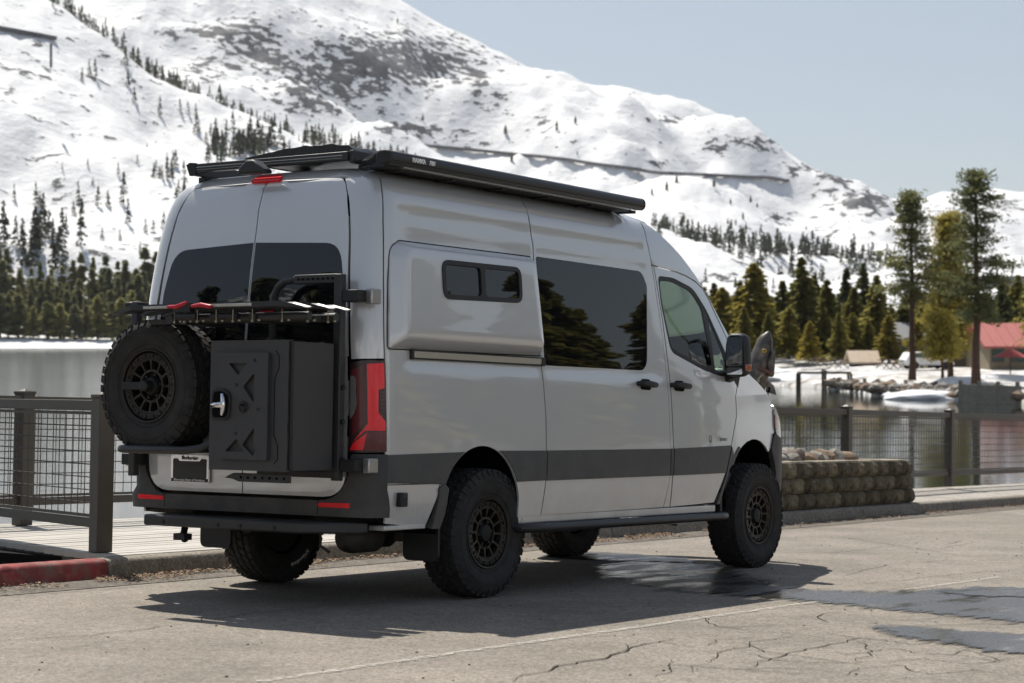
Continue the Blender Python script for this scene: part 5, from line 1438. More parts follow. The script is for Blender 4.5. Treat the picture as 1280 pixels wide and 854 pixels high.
def tree_proto(name, seed, H, R, nb, per, mat_, tr=.25, trm='trunkdark', **kw):
    V, n = crown_fir(seed, H, R, nb, per, **kw)
    return (trunk_mesh(H, tr, trm, seed=seed), np_mesh('crown', V, n, [mat_]))
def place_tree(name, proto, loc, H, H0, rz, label, group, wid=1., near=False):
    o = empty(name, loc, rz, near=near); s = H / H0; o.scale = (s * wid, s * wid, s); tag(o, label, 'tree', group)
    link('trunk', proto[0], o); link('crown', proto[1], o); return o
FIR = [tree_proto('fir', 10 + i, 20, (3.6, 3.2, 4.0, 3.4)[i], 330, 62, ('needles', 'needlesdark', 'needlesgold', 'needles')[i], size=.40, power=(.8, .95, .7, .85)[i], cb=.06) for i in range(4)]
SHF = [tree_proto('shorefir', 30 + i, 20, (3.6, 4.4, 3.2, 4.0, 3.0)[i], 150, 26, ('needlesfar', 'needlesbelt', 'needlesfar', 'needlesbelt', 'needlesfar')[i], size=.75, power=(.8, .6, .9, .55, .9)[i], cb=.12, tr=.3) for i in range(5)]
def hill_proto(seed, R, sp):
    V, n = crown_fir(seed, 10, R, 70, 12, cb=.06, size=.42, power=.8, gap=sp); T = np.array([(.12, 0, 0), (-.12, .08, 0), (0, 0, 9), (0, -.1, 0)]); return np_mesh('hillside_pine', np.concatenate([V, T]), n + 1, ['needleshill'])
HIL = [hill_proto(50 + i, (1.9, 2.3, 1.7, 2.1)[i], .3) for i in range(4)]

# ---- mountains
def interp(x, P):
    if x <= P[0][0]: return P[0][1]
    if x >= P[-1][0]: return P[-1][1]
    for a, b in zip(P[:-1], P[1:]):
        if x <= b[0]:
            t = (x - a[0]) / (b[0] - a[0]); return a[1] + (b[1] - a[1]) * t
def snow_mat():
    m = bpy.data.materials.new('snowrock'); m.use_nodes = True; N, L = nodes_of(m); b = N['Principled BSDF']
    tc = N.new('ShaderNodeTexCoord'); at = N.new('ShaderNodeAttribute'); at.attribute_name = 'rock'
    n = N.new('ShaderNodeTexNoise'); n.inputs['Scale'].default_value = .07; n.inputs['Detail'].default_value = 10; n.inputs['Roughness'].default_value = .64
    mp = N.new('ShaderNodeMapping'); mp.inputs['Scale'].default_value = (1, 1, 1.8)
    L.new(tc.outputs['Object'], mp.inputs[0]); L.new(mp.outputs[0], n.inputs['Vector'])
    na = N.new('ShaderNodeMath'); na.operation = 'MULTIPLY_ADD'; L.new(n.outputs['Fac'], na.inputs[0]); na.inputs[1].default_value = 2.7; na.inputs[2].default_value = -.90
    a = N.new('ShaderNodeMath'); a.operation = 'ADD'; L.new(at.outputs['Fac'], a.inputs[0]); L.new(na.outputs[0], a.inputs[1])
    r = N.new('ShaderNodeMapRange'); r.inputs[1].default_value = .80; r.inputs[2].default_value = .85; L.new(a.outputs[0], r.inputs[0])
    n2 = N.new('ShaderNodeTexNoise'); n2.inputs['Scale'].default_value = .12; n2.inputs['Detail'].default_value = 6; L.new(tc.outputs['Object'], n2.inputs['Vector'])
    rk = N.new('ShaderNodeValToRGB'); e = rk.color_ramp.elements; e[0].position = .3; e[0].color = (.026, .030, .037, 1); e[1].position = .7; e[1].color = (.100, .104, .112, 1); L.new(n2.outputs['Fac'], rk.inputs[0])
    mx = N.new('ShaderNodeMix'); mx.data_type = 'RGBA'; mx.inputs[6].default_value = (.71, .715, .72, 1); L.new(r.outputs[0], mx.inputs[0]); L.new(rk.outputs[0], mx.inputs[7])
    L.new(mx.outputs[2], b.inputs['Base Color']); b.inputs['Roughness'].default_value = .7; b.inputs['Specular IOR Level'].default_value = .2
    bu = N.new('ShaderNodeBump'); bu.inputs['Strength'].default_value = .35; bu.inputs['Distance'].default_value = 8; L.new(n.outputs['Fac'], bu.inputs['Height'])
    b2 = N.new('ShaderNodeBump'); b2.inputs['Strength'].default_value = .35; b2.inputs['Distance'].default_value = 2; L.new(n2.outputs['Fac'], b2.inputs['Height']); L.new(bu.outputs[0], b2.inputs['Normal'])
    L.new(b2.outputs[0], b.inputs['Normal']); M['snowrock'] = m
snow_mat()
def fbm(v, o=7): return noise.fractal(v, .95, 2.1, o)
class Layer:
    def __init__(s, crest, prof, d0, d1, amp, sc, blobs, base_rock, seed, bumps=()):
        s.crest, s.prof, s.d0, s.d1, s.amp, s.sc, s.blobs, s.br, s.seed, s.bumps = crest, prof, d0, d1, amp, sc, blobs, base_rock, seed, bumps
    def pos(s, px, t):
        yc = interp(px, s.crest); f = interp(t, s.prof); yb = s.yb
        y = yb + (yc - yb) * f; d = s.d0 + (s.d1 - s.d0) * t
        p = far(px, y, d)
        w = min(1, t * 3) * (1 if t < .8 else max(.18, (1 - t) * 5 * .82 + .18))
        q = Vector((p.x / s.sc, p.y / s.sc, s.seed))
        rid = 1 - abs(noise.noise(q * 1.0)) * 2
        p.z += s.amp * w * (fbm(q * 1.7) * .8 + (rid - .4) * .8)
        for bx, bt, rx, rt_, h in s.bumps: p.z += h * exp(-((px - bx) / rx) ** 2 - ((t - bt) / rt_) ** 2)
        return p
    def mesh(s, name, px0, px1, step, nt, back):
        cols = []; x = px0
        while x <= px1:
            cols.append(x); x += step if -80 < x < 1360 else step * 4
        V = []; rock = []; rows = [k / nt for k in range(nt + 1)]
        for px in cols:
            for t in rows:
                p = s.pos(px, t); V.append(p)
                dd = (p - CAM).dot(FH); y = HOR - (p.z - CAM.z) / dd * FPX
                r = s.br
                for bx, by, rx, ry, a in s.blobs: r += a * exp(-((px - bx) / rx) ** 2 - ((y - by) / ry) ** 2)
                rock.append(r)
            p = V[-1] + FH * back; V.append(Vector((p.x, p.y, p.z - back * .7))); rock.append(0)
        n = nt + 2
        F = [(i * n + j, (i + 1) * n + j, (i + 1) * n + j + 1, i * n + j + 1) for i in range(len(cols) - 1) for j in range(n - 1)]
        me = bpy.data.meshes.new(name); me.from_pydata([tuple(v) for v in V], [], F); me.materials.append(M['snowrock'])
        at = me.attributes.new('rock', 'FLOAT', 'POINT'); at.data.foreach_set('value', rock)
        me.polygons.foreach_set('use_smooth', [True] * len(F)); me.update()
        o = link(name, me, near=False); return o
L1 = Layer([(-1500, -350), (-300, -120), (0, -25), (60, 5), (120, 42), (190, 92), (260, 118), (300, 138), (370, 168), (470, 198), (600, 230), (700, 255), (800, 284), (850, 302), (960, 318), (1060, 338), (1100, 346), (1280, 376), (1600, 390), (3000, 380)],
           [(0, 0), (.06, .05), (.25, .30), (.6, .72), (.85, .95), (1, 1)], 592, 1150, 15, 110, [(20, 90, 40, 25, .25), (100, 250, 40, 12, .3), (130, 310, 60, 10, .3), (60, 140, 50, 20, .15), (200, 80, 60, 10, .2), (900, 345, 60, 10, .25)], .03, 3.3)
L1.yb = 436
L2 = Layer([(-1500, -500), (-300, -330), (200, -200), (350, -120), (490, 0), (540, 30), (600, 60), (640, 80), (660, 88), (700, 92), (760, 112), (830, 125), (900, 150), (950, 168), (1000, 198), (1040, 222), (1075, 240), (1110, 262), (1160, 296), (1250, 335), (1600, 350)],
           [(0, 0), (.3, .26), (.6, .55), (.85, .86), (1, 1)], 1250, 2600, 52, 330,
           [(470, 70, 75, 38, 0.51), (330, 75, 60, 18, 0.35), (380, 130, 50, 18, 0.32), (600, 100, 26, 22, 0.29), (250, 90, 40, 14, 0.32), (560, 75, 60, 35, 0.40), (300, 45, 60, 30, 0.35), (250, 40, 90, 8, 0.46), (420, 105, 90, 32, 0.37), (500, 160, 34, 10, 0.51), (540, 165, 40, 8, 0.39), (610, 130, 20, 12, 0.32), (890, 188, 25, 9, 0.48), (950, 178, 40, 12, 0.51), (1080, 252, 38, 16, 0.73), (1040, 225, 30, 12, 0.51), (1000, 210, 30, 8, 0.46), (590, 178, 30, 8, 0.46), (680, 150, 30, 14, 0.32), (835, 150, 24, 5, 0.59), (720, 175, 40, 8, 0.32), (985, 275, 30, 7, 0.46), (820, 205, 14, 6, 0.46), (1030, 290, 30, 8, 0.32)], -.02, 8.1,
           [(560, .80, 34, .05, -40), (520, .78, 60, .12, 25), (660, .72, 60, .15, 22), (800, .7, 50, .2, 18), (930, .75, 60, .15, 16)])
L2.yb = 345
L3 = Layer([(300, 300), (600, 255), (1000, 262), (1110, 248), (1150, 252), (1180, 240), (1210, 247), (1240, 238), (1280, 245), (1500, 225), (2500, 150), (4200, 100)],
           [(0, 0), (.4, .45), (.85, .88), (1, 1)], 2500, 3800, 40, 400, [(1260, 255, 30, 8, .3), (1200, 262, 40, 10, .25), (1140, 270, 30, 12, .25)], .10, 5.7)
L3.yb = 380
o1 = tag(L1.mesh('hill', -2200, 2600, 7, 60, 300), kind='structure')
o2 = tag(L2.mesh('mountain', -2200, 1700, 5, 110, 900), kind='structure')
o3 = tag(L3.mesh('mountain', 250, 4200, 9, 40, 900), kind='structure')

# ---- the lake
def water_mat():
    m = bpy.data.materials.new('water'); m.use_nodes = True; N, L = nodes_of(m); b = N['Principled BSDF']
    b.inputs['Base Color'].default_value = (.018, .026, .022, 1); b.inputs['Roughness'].default_value = .04; b.inputs['IOR'].default_value = 1.33
    tc = N.new('ShaderNodeTexCoord'); mp = N.new('ShaderNodeMapping'); mp.inputs['Scale'].default_value = (1.0, .3, 1)
    n = N.new('ShaderNodeTexNoise'); n.inputs['Scale'].default_value = 1.6; n.inputs['Detail'].default_value = 5; n2 = N.new('ShaderNodeTexNoise'); n2.inputs['Scale'].default_value = .02; n2.inputs['Detail'].default_value = 3
    L.new(tc.outputs['Object'], mp.inputs[0]); L.new(mp.outputs[0], n.inputs['Vector']); L.new(mp.outputs[0], n2.inputs['Vector'])
    r = N.new('ShaderNodeMapRange'); r.inputs[1].default_value = .38; r.inputs[2].default_value = .62; r.inputs[3].default_value = .02; r.inputs[4].default_value = .16; L.new(n2.outputs['Fac'], r.inputs[0])
    bu = N.new('ShaderNodeBump'); bu.inputs['Distance'].default_value = .12; L.new(r.outputs[0], bu.inputs['Strength']); L.new(n.outputs['Fac'], bu.inputs['Height']); L.new(bu.outputs[0], b.inputs['Normal'])
    sp_ = N.new('ShaderNodeSeparateXYZ'); L.new(tc.outputs['Object'], sp_.inputs[0])
    rr_ = N.new('ShaderNodeMapRange'); rr_.inputs[1].default_value = -14; rr_.inputs[2].default_value = 4; rr_.inputs[3].default_value = .05; rr_.inputs[4].default_value = .15; L.new(sp_.outputs['Y'], rr_.inputs[0]); L.new(rr_.outputs[0], b.inputs['Roughness'])
    M['water'] = m
water_mat()
a_, b_ = far(640, 0, -300), far(640, 0, 900)
mb = MB().add([(-40, 900, 0), (-40, -500, 0), (760, -500, 0), (760, 900, 0)], [(0, 1, 2, 3)])
lake = tag(mb.build('lake', 'water', near=False), kind='structure'); lake.location = (CAM.x, CAM.y, LAKE); lake.rotation_euler = (0, 0, AZ)

# ---- the near shore on the right
ground_mat('shoreground', (.62, .62, .62), (.50, .48, .45), (.16, .13, .10), .12, .9)
ground_mat('shoredirt', (.17, .145, .115), (.25, .215, .175), (.09, .075, .06), .3, 3)
mat('snow', (.66, .67, .68), .6, bump=(2, .4, .1))
def shore():
    mb = MB(); pxs = [880 + 10 * k for k in range(60)] + [1500 + 100 * k for k in range(12)]
    vs = []
    for px in pxs:
        d0 = interp(px, [(880, 200), (960, 176), (1000, 170), (1050, 160), (1090, 146), (1190, 138), (1250, 131), (1300, 126), (2700, 110)])
        for k, (f, z) in enumerate(((0, -.5), (1.5, .25), (6, .75), (14, 1.0), (40, 1.6), (150, 4.5), (420, 12))):
            d = d0 + f; w = .35 * noise.noise((px * .02, f * .2, 4)) if 0 < k else 0
            p = far(px, 0, d); vs.append((p.x, p.y, LAKE + z + w * min(1, z)))
    n = 7
    mb.add(vs, [(i * n + j, (i + 1) * n + j, (i + 1) * n + j + 1, i * n + j + 1) for i in range(len(pxs) - 1) for j in range(n - 1)])
    return mb.build('shore', ['shoreground'], near=False, smooth=60)
tag(shore(), kind='structure')
GZ = LAKE + 1.1
def onshore(px, d, z=1.0): p = far(px, 0, d); return Vector((p.x, p.y, LAKE + z))
# snow banks
def bank(px, d, w, dep, h, z, label, seed):
    bm = bmesh.new(); bmesh.ops.create_icosphere(bm, subdivisions=4, radius=1)
    for v in bm.verts: v.co *= 1 + .22 * noise.noise(v.co * 1.6 + Vector((seed, 0, 0))) + .08 * noise.noise(v.co * 5 + Vector((seed, 0, 0)))
    me = bpy.data.meshes.new('snow_bank'); bm.to_mesh(me); bm.free(); me.materials.append(M['snow']); me.polygons.foreach_set('use_smooth', [True] * len(me.polygons))
    o = link('snow_bank', me, near=False); o.location = onshore(px, d, z); o.scale = (dep, w, h); o.rotation_euler = (0, 0, AZ); tag(o, label, 'snow', kind='stuff'); return o
bank(1155, 139, 2.9, 2.0, .55, .05, 'long white snow bank at the water beside the jetty', 1)
bank(1010, 178, 3.6, 3, .9, .3, 'flat white snow bank along the beach', 2)
bank(1060, 172, 2.2, 2, .5, .5, 'small snow patch near the wooden dock', 3)
bank(1115, 165, 2.6, 2, .5, .8, 'low snow patch before the brown cabin', 4)
bank(1250, 150, 4.0, 2, .7, .8, 'snow patch in front of the red-roofed lodge', 5)
bank(1200, 146, 2.0, 2, .6, .8, 'snow patch beneath the tall pines', 6)
bank(960, 190, 3.6, 3, .8, .5, 'snow bank on the beach behind the fish', 7)
# rocks of the jetty
rs = random.Random(31); mb = MB()
base = [rock_mesh(60 + k, 'rockmat', 1, .7) for k in range(3)]
for k in range(260):
    px = rs.uniform(1035, 1275); d = interp(px, [(1035, 160), (1090, 146), (1190, 138), (1250, 131), (1300, 126)]) + rs.uniform(-1, 9); s_ = rs.uniform(.18, .62); c = onshore(px, d, .25 + rs.uniform(0, .5)); R3 = Matrix.Rotation(rs.uniform(0, 6), 3, 'Z')
    b3 = base[k % 3]; mb.add([c + R3 @ (v.co * s_) for v in b3.vertices], [tuple(p.vertices) for p in b3.polygons], rs.choice((0, 0, 1, 2)))
tag(mb.build('shore_rocks', ['rockmat', 'rockwarm', 'rockdark'], near=False), 'grey boulders piled along the far shoreline', 'rocks', kind='stuff')
# dock on piles
mat('dockwood', (.10, .075, .055), .8, var=(3, .3)); mat('dockgrey', (.24, .215, .18), .8, var=(3, .3))
def dock(px0, px1, d, z, label):
    a, b = onshore(px0, d, z), onshore(px1, d, z); r = empty('dock', a, near=False); tag(r, label, 'dock'); u = (b - a); L = u.length; u.normalize()
    MB().bar((0, 0, 0), u * L, 1.6, .18).build('deck_top', 'dockwood', r)
    n = max(2, int(L / 1.9))
    for k in range(n + 1):
        for s_ in (-.7, .7): MB().tube([u * (L * k / n) + FH * s_ + Vector((0, 0, -2.2)), u * (L * k / n) + FH * s_ + Vector((0, 0, .25 if k % 2 else -.05))], .11, 7).build('pile', 'dockwood', r)
dock(998, 1062, 164, 1.35, 'dark wooden dock on piles beyond the fish')
def wallw(px0, px1, d0, d1, z0, z1, m, label):
    a, b = onshore(px0, d0, 0), onshore(px1, d1, 0); r = empty('retaining_wall', a, near=False); tag(r, label, 'wall'); u = b - a; L = u.length; u.normalize(); n = int((z1 - z0) / .3)
    for k in range(n): MB().bar(Vector((0, 0, z0 + .3 * k + .15)) + FH * (.03 * (k % 2)), u * L + Vector((0, 0, z0 + .3 * k + .15)) + FH * (.03 * (k % 2)), .3, .285).build('timber', m, r)
    for k in range(int(L / 1.8) + 1): MB().bar(u * (1.8 * k) - FH * .2 + Vector((0, 0, z0)), u * (1.8 * k) - FH * .2 + Vector((0, 0, z1 + .2)), .22, .22, (1, 0, 0)).build('post', m, r)
wallw(1200, 1275, 133, 128, -.6, 1.25, 'dockgrey', 'weathered timber retaining wall at the water by the pines')
wallw(1048, 1140, 158, 149, .1, .9, 'dockgrey', 'low timber wall behind the boulders')
# ---- houses
mat('redroof', (.34, .085, .07), .6, var=(2, .12)); mat('tanwall', (.20, .165, .11), .8, var=(2, .15)); mat('greywall', (.07, .075, .08), .8); mat('greyroof', (.17, .17, .175), .7); mat('tanroof', (.42, .33, .235), .7, var=(2, .12)); mat('houseglass', (.05, .09, .08), .05); mat('redcloth', (.40, .06, .06), .7); mat('darkopen', (.02, .018, .016), .9); mat('whitepaint', (.75, .75, .74), .5); mat('carpaint1', (.6, .61, .62), .3, coat=1); mat('carpaint2', (.10, .11, .13), .3, coat=1)
def house(name, px, d, z, W_, Dp, Hw, Hr, wm, rm, label, windows=(), over=.6, cat='house'):
    r = empty(name, onshore(px, d, z), AZ - pi / 2, near=False); tag(r, label, cat)     # local x to the right, y away
    w, dd = W_ / 2, Dp
    MB().b(-w, w, 0, dd, 0, Hw).build('wall', wm, r)
    MB().add([(-w, 0, Hw), (-w, dd, Hw), (-w, dd / 2, Hw + Hr * .92), (w, 0, Hw), (w, dd, Hw), (w, dd / 2, Hw + Hr * .92)], [(0, 1, 2), (3, 5, 4)]).build('gable', wm, r)
    ro = MB()
    for s_ in (0, 1):
        y0 = -over if s_ == 0 else dd + over; z0 = Hw - over * Hr / (dd / 2)
        A = [(-w - over, y0, z0), (w + over, y0, z0), (w + over, dd / 2, Hw + Hr), (-w - over, dd / 2, Hw + Hr)]
        ro.add(A + [(x, y, zz + .18) for x, y, zz in A], [(0, 1, 2, 3), (4, 7, 6, 5), (0, 4, 5, 1), (1, 5, 6, 2), (2, 6, 7, 3), (3, 7, 4, 0)])
    rf = ro.build('roof', rm, r)
    rib = MB()
    nr = int((W_ + 2 * over) / .9)
    for k in range(nr + 1):
        x = -w - over + .03 + (W_ + 2 * over - .06) * k / nr; z0 = Hw - over * Hr / (dd / 2)
        rib.bar((x, -over, z0 + .20), (x, dd / 2, Hw + Hr + .20), .06, .06)
    rib.build('roof_seam', rm, rf)
    for (x, zz, ww, hh, m) in windows:
        wo = MB().b(x - ww / 2 - .08, x + ww / 2 + .08, -.06, .02, zz - .08, zz + hh + .08).build('window', 'dockwood', r)
        MB().b(x - ww / 2, x + ww / 2, -.09, -.05, zz, zz + hh).build('pane', m, wo)
    return r
lodge = house('lodge', 1298, 168, 1.35, 8.2, 9, 2.2, 1.75, 'tanwall', 'redroof', 'tan lakeside lodge with red metal roof at the right edge', [(-3.4, .9, .9, 1.1, 'houseglass'), (-1.6, .9, 1.3, 1.2, 'houseglass'), (.2, .2, 1.6, 1.9, 'darkopen'), (2.3, .9, 1.4, 1.2, 'houseglass')])
house('cabin', 1150, 196, 2.0, 4.6, 6, 2.0, 1.5, 'greywall', 'greyroof', 'dark grey cabin between the two tall pine trunks', [(-1.2, .6, .9, .9, 'houseglass'), (1.1, .6, .9, .9, 'houseglass')], cat='cabin')
house('pavilion', 1081, 186, 1.45, 1.9, 3, .55, .8, 'darkopen', 'tanroof', 'small shelter with pale tan roof on the far shore', (), .5, cat='shelter')
house('cabin', 1185, 178, 1.6, 3.4, 4, 1.9, .9, 'tanwall', 'greyroof', 'low brown cabin half hidden behind the pines', [(0, .6, 1.0, .8, 'houseglass')], cat='cabin')
um = empty('parasol', onshore(1263, 152, 1.2), near=False); tag(um, 'red parasol in front of the lodge', 'parasol')
MB().tube([(0, 0, 0), (0, 0, 2.2)], .05, 8).build('pole', 'dockwood', um); MB().lathe([(1.35, 1.55), (.7, 1.9), (0, 2.25)], n=10, axis='z').build('canopy', 'redcloth', um)
def car(px, d, z, rz, m, label):
    r = empty('parked_car', onshore(px, d, z), rz, near=False); tag(r, label, 'car')
    P = [(-2.2, .35), (-2.25, .75), (-2.1, .95), (-1.75, 1.45), (-.2, 1.5), (.65, 1.0), (1.9, .85), (2.2, .6), (2.2, .35)]
    MB().prism(P, (0, -.9, 0), (1, 0, 0), (0, 0, 1), -1.8).build('body', m, r, bevel=.08, seg=3)
    MB().prism([(-1.85, 1.0), (-1.62, 1.38), (-.25, 1.42), (.42, 1.02)], (0, -.92, 0), (1, 0, 0), (0, 0, 1), -1.84).build('window', 'houseglass', r)
    for x in (-1.4, 1.4):
        for y in (-.85, .85): MB().lathe([(0, -.11), (.20, -.11), (.33, -.10), (.34, 0), (.33, .10), (.20, .11), (0, .11)], (x, y, .33), 'y', 16).build('wheel', 'rubber', r, 40)
car(1158, 172, 1.5, AZ - pi / 2 + .2, 'whitepaint', 'white car parked before the grey cabin')
car(985, 215, 1.9, AZ - pi / 2, 'carpaint1', 'silver car parked under the trees behind the fish')
car(1045, 218, 2.2, AZ + pi / 2, 'carpaint2', 'dark blue car parked beyond the dock')
car(1010, 222, 2.1, AZ - pi / 2 + .3, 'whitepaint', 'white car parked under the trees left of the shelter')

# ---- trees on the right shore
rt_ = random.Random(77)
def ground_z(d): return LAKE + interp(d, [(120, .8), (160, 1.4), (200, 2.2), (300, 4.5), (600, 12)])
def shore_tree(px, ytop, d, kind, wid, label, group=None):
    p = far(px, 0, d); z = ground_z(d) - .2; ztop = CAM.z + (HOR - ytop) / FPX * d
    return place_tree('conifer', FIR[kind], (p.x, p.y, z), ztop - z, 20, rt_.uniform(0, 6), label, group, wid * 1.32)
GR = 'conifers on the right shore'
spec = [(845, 395, 270, 1, 1.5), (872, 372, 290, 0, 1.5), (858, 380, 250, 2, 1.7), (890, 385, 240, 0, 1.8), (914, 380, 230, 2, 1.7), (955, 360, 222, 0, 1.7), (978, 352, 226, 3, 1.6), (1068, 360, 212, 0, 1.6), (1104, 368, 214, 1, 1.6), (1138, 398, 226, 0, 1.8), (903, 360, 225, 2, 1.6), (925, 352, 240, 0, 1.5), (942, 330, 215, 2, 1.5), (966, 372, 230, 1, 1.5), (1002, 322, 205, 0, 1.25), (1018, 345, 215, 3, 1.3), (1034, 350, 210, 0, 1.3), (1058, 336, 222, 1, 1.3), (1079, 330, 230, 1, 1.3), (1096, 345, 205, 3, 1.5), (1111, 395, 190, 2, 1.7), (1126, 380, 235, 1, 1.5), (1150, 372, 240, 3, 1.5), (1172, 390, 215, 2, 1.6), (1245, 372, 230, 1, 1.7), (1272, 345, 225, 3, 1.5), (1300, 335, 235, 0, 1.5), (986, 385, 200, 2, 1.5), (1048, 392, 196, 3, 1.5), (1232, 400, 205, 2, 1.6), (1202, 380, 240, 0, 1.7), (885, 398, 205, 1, 1.8), (1085, 400, 200, 0, 1.5), (1330, 350, 215, 1, 1.6), (1012, 402, 192, 2, 1.5), (1258, 405, 212, 3, 1.8)]
rg = random.Random(3)
spec += [(px_, yt_, d_, k_, 1.5) for px_, yt_, d_, k_ in ((1130, 372, 200, 0), (1152, 382, 186, 3), (1166, 360, 210, 1), (1176, 378, 190, 0), (1205, 362, 200, 3), (1214, 392, 182, 2), (1235, 366, 214, 0), (1252, 350, 222, 1), (1266, 362, 226, 3), (1284, 356, 218, 0), (1146, 398, 178, 2), (930, 385, 205, 0), (960, 392, 200, 3), (995, 378, 208, 1), (1030, 385, 203, 0), (1066, 392, 200, 2))]
spec += [(835 + 14 * k + rg.uniform(-4, 4), rg.uniform(352, 384), rg.uniform(245, 290), rg.randrange(4), rg.uniform(1.5, 1.9)) for k in range(34)]
spec.sort()
def nth(i): return (ORD + ['thirteenth', 'fourteenth', 'fifteenth', 'sixteenth', 'seventeenth', 'eighteenth', 'nineteenth', 'twentieth', 'twenty-first', 'twenty-second', 'twenty-third', 'twenty-fourth', 'twenty-fifth', 'twenty-sixth', 'twenty-seventh', 'twenty-eighth', 'twenty-ninth', 'thirtieth', 'thirty-first', 'thirty-second', 'thirty-third', 'thirty-fourth', 'thirty-fifth', 'thirty-sixth'] + [t + '-' + u for t in ('thirty', 'forty', 'fifty', 'sixty', 'seventy', 'eighty', 'ninety') for u in ('first', 'second', 'third', 'fourth', 'fifth', 'sixth', 'seventh', 'eighth', 'ninth')][6:])[i]
for i, (px, yt, d, k, w) in enumerate(spec):
    shore_tree(px, yt, d, k, w, '%s conifer, %s from the left in the right shore grove' % (('olive green', 'dark green', 'golden green', 'olive green')[k], nth(i)), GR)
# the two tall pines and the golden tree between them
def pine(px, ytop, d, cb, R, seed, label, r=.34, dens=1., m='needles', lean=0., clumps=72):
    p = far(px, 0, d); z = ground_z(d) - .2; H = CAM.z + (HOR - ytop) / FPX * d - z
    g = np.random.default_rng(seed); C = []; S_ = []
    tr_ = MB(); rn = random.Random(seed)
    P = [Vector((lean * (k / 10) ** 2 * H + .008 * H * noise.noise((k * .5, seed, 0)), .008 * H * noise.noise((k * .5, seed, 7)), H * .98 * k / 10)) for k in range(11)]
    tr_.tube(P, [r * (1.2 if k == 0 else 1) * (1 - .85 * k / 10) for k in range(11)], 9)
    for k in range(clumps):
        h = cb + (1 - cb) * (k + rn.random()) / clumps; f = (h - cb) / (1 - cb)
        prof = min(1, .35 + 1.6 * f) * (1 - f) ** .85 + .05
        L = R * prof * rn.uniform(.35, 1.1); a = rn.uniform(0, 2 * pi); i = min(9, int(h * 10)); q = P[i].lerp(P[i + 1], h * 10 - i)
        dz = rn.uniform(-.25, .15) if f < .7 else rn.uniform(0, .5)
        e = q + Vector((cos(a) * L, sin(a) * L, dz * L))
        tr_.tube([q, q.lerp(e, .5) + Vector((0, 0, .04 * L)), e], [r * .16 * (1.15 - h), r * .11 * (1.15 - h), .012], 5)
        for w in range(rn.choice((2, 3))):
            c = q.lerp(e, rn.uniform(.45, 1.05)) + Vector((rn.gauss(0, .28), rn.gauss(0, .28), rn.gauss(.1, .16)))
            n = int(34 * dens); rad = rn.uniform(.35, .8)
            C.append(np.array(c) + g.normal(0, 1, (n, 3)) * np.array([rad, rad, rad * .32]) * .62); S_.append(np.full(n, rad * .26))
    C = np.concatenate(C); S_ = np.concatenate(S_); n = len(C)
    u = g.normal(0, 1, (n, 3)); u[:, 2] = np.abs(u[:, 2]) * .6; u /= np.linalg.norm(u, axis=1)[:, None]; v = np.cross(u, g.normal(0, 1, (n, 3))); v /= np.linalg.norm(v, axis=1)[:, None]
    V = quads(C, u * S_[:, None], v * (S_ * .35)[:, None])
    o = empty('pine_tree', (p.x, p.y, z), 0, near=False); tag(o, label, 'tree')
    link('trunk', tr_.mesh('trunk', 'trunk', 60), o); link('crown', np_mesh('crown', V, n, [m]), o)
    return o
pine(1140, 240, 150, .40, 3.3, 5, 'tall pine with bare red-brown trunk left of the cabin', .27, 1.1, 'needlesdark', clumps=96)
pine(1220, 212, 142, .30, 3.5, 9, 'tallest pine with long bare trunk before the red-roofed lodge', .32, 1.1, 'needlesdark', clumps=112)
pine(1188, 268, 156, .16, 2.9, 12, 'bushy golden green pine between the two tall pines', .22, 1.4, 'needlesgold', clumps=230)
pine(1304, 352, 150, .35, 2.0, 21, 'slim pine at the far right edge before the lodge', .16, clumps=90)
pine(1178, 395, 148, .35, 1.5, 22, 'young golden pine at the foot of the tall pines', .13, 1., 'needlesgold', clumps=70)
def picnic(px, d, z, label):
    r = empty('picnic_table', onshore(px, d, z), AZ + .4, near=False); tag(r, label, 'table')
    MB().b(-.9, .9, -.38, .38, .72, .78).build('tabletop', 'dockwood', r)
    for sg in (-1, 1):
        MB().b(-.9, .9, sg * .75 - .14, sg * .75 + .14, .42, .47).build('bench', 'dockwood', r)
        MB().bar((sg * .6, -.7, 0), (sg * .6, .2, .72), .08, .06).build('leg', 'dockwood', r); MB().bar((sg * .6, .7, 0), (sg * .6, -.2, .72), .08, .06).build('leg', 'dockwood', r)
picnic(1022, 186, 1.5, 'dark picnic table on the snowy beach left of the shelter'); picnic(1048, 182, 1.4, 'dark picnic table on the snow just left of the shelter'); picnic(1108, 176, 1.5, 'dark picnic table right of the shelter'); picnic(1126, 172, 1.5, 'dark picnic table beside the tall pine trunk')
# ---- forest on the far left shore
rs = random.Random(13); k = 0
for row, (d, ymid, dy, step_) in enumerate(((612, 374, 12, 14), (628, 358, 16, 12), (650, 340, 17, 12), (676, 322, 18, 13))):
    px = -34 + row * 5
    while px < 300:
        p = L1.pos(px, (d - L1.d0) / (L1.d1 - L1.d0)); yt = ymid + rs.uniform(-dy, dy); H = CAM.z + (HOR - yt) / FPX * d - p.z
        kind = rs.choice((1, 3, 0)) if row == 0 else rs.choice((0, 2, 4, 0))
        place_tree('shore_conifer', SHF[kind], p - Vector((0, 0, .6)), max(7, H), 20, rs.uniform(0, 6), 'conifer in the dense belt of trees along the far left shore', 'conifers along the far left shore', rs.uniform(.95, 1.4) * (1.5 if row == 0 else 1.15))
        px += step_ * rs.uniform(.7, 1.35)
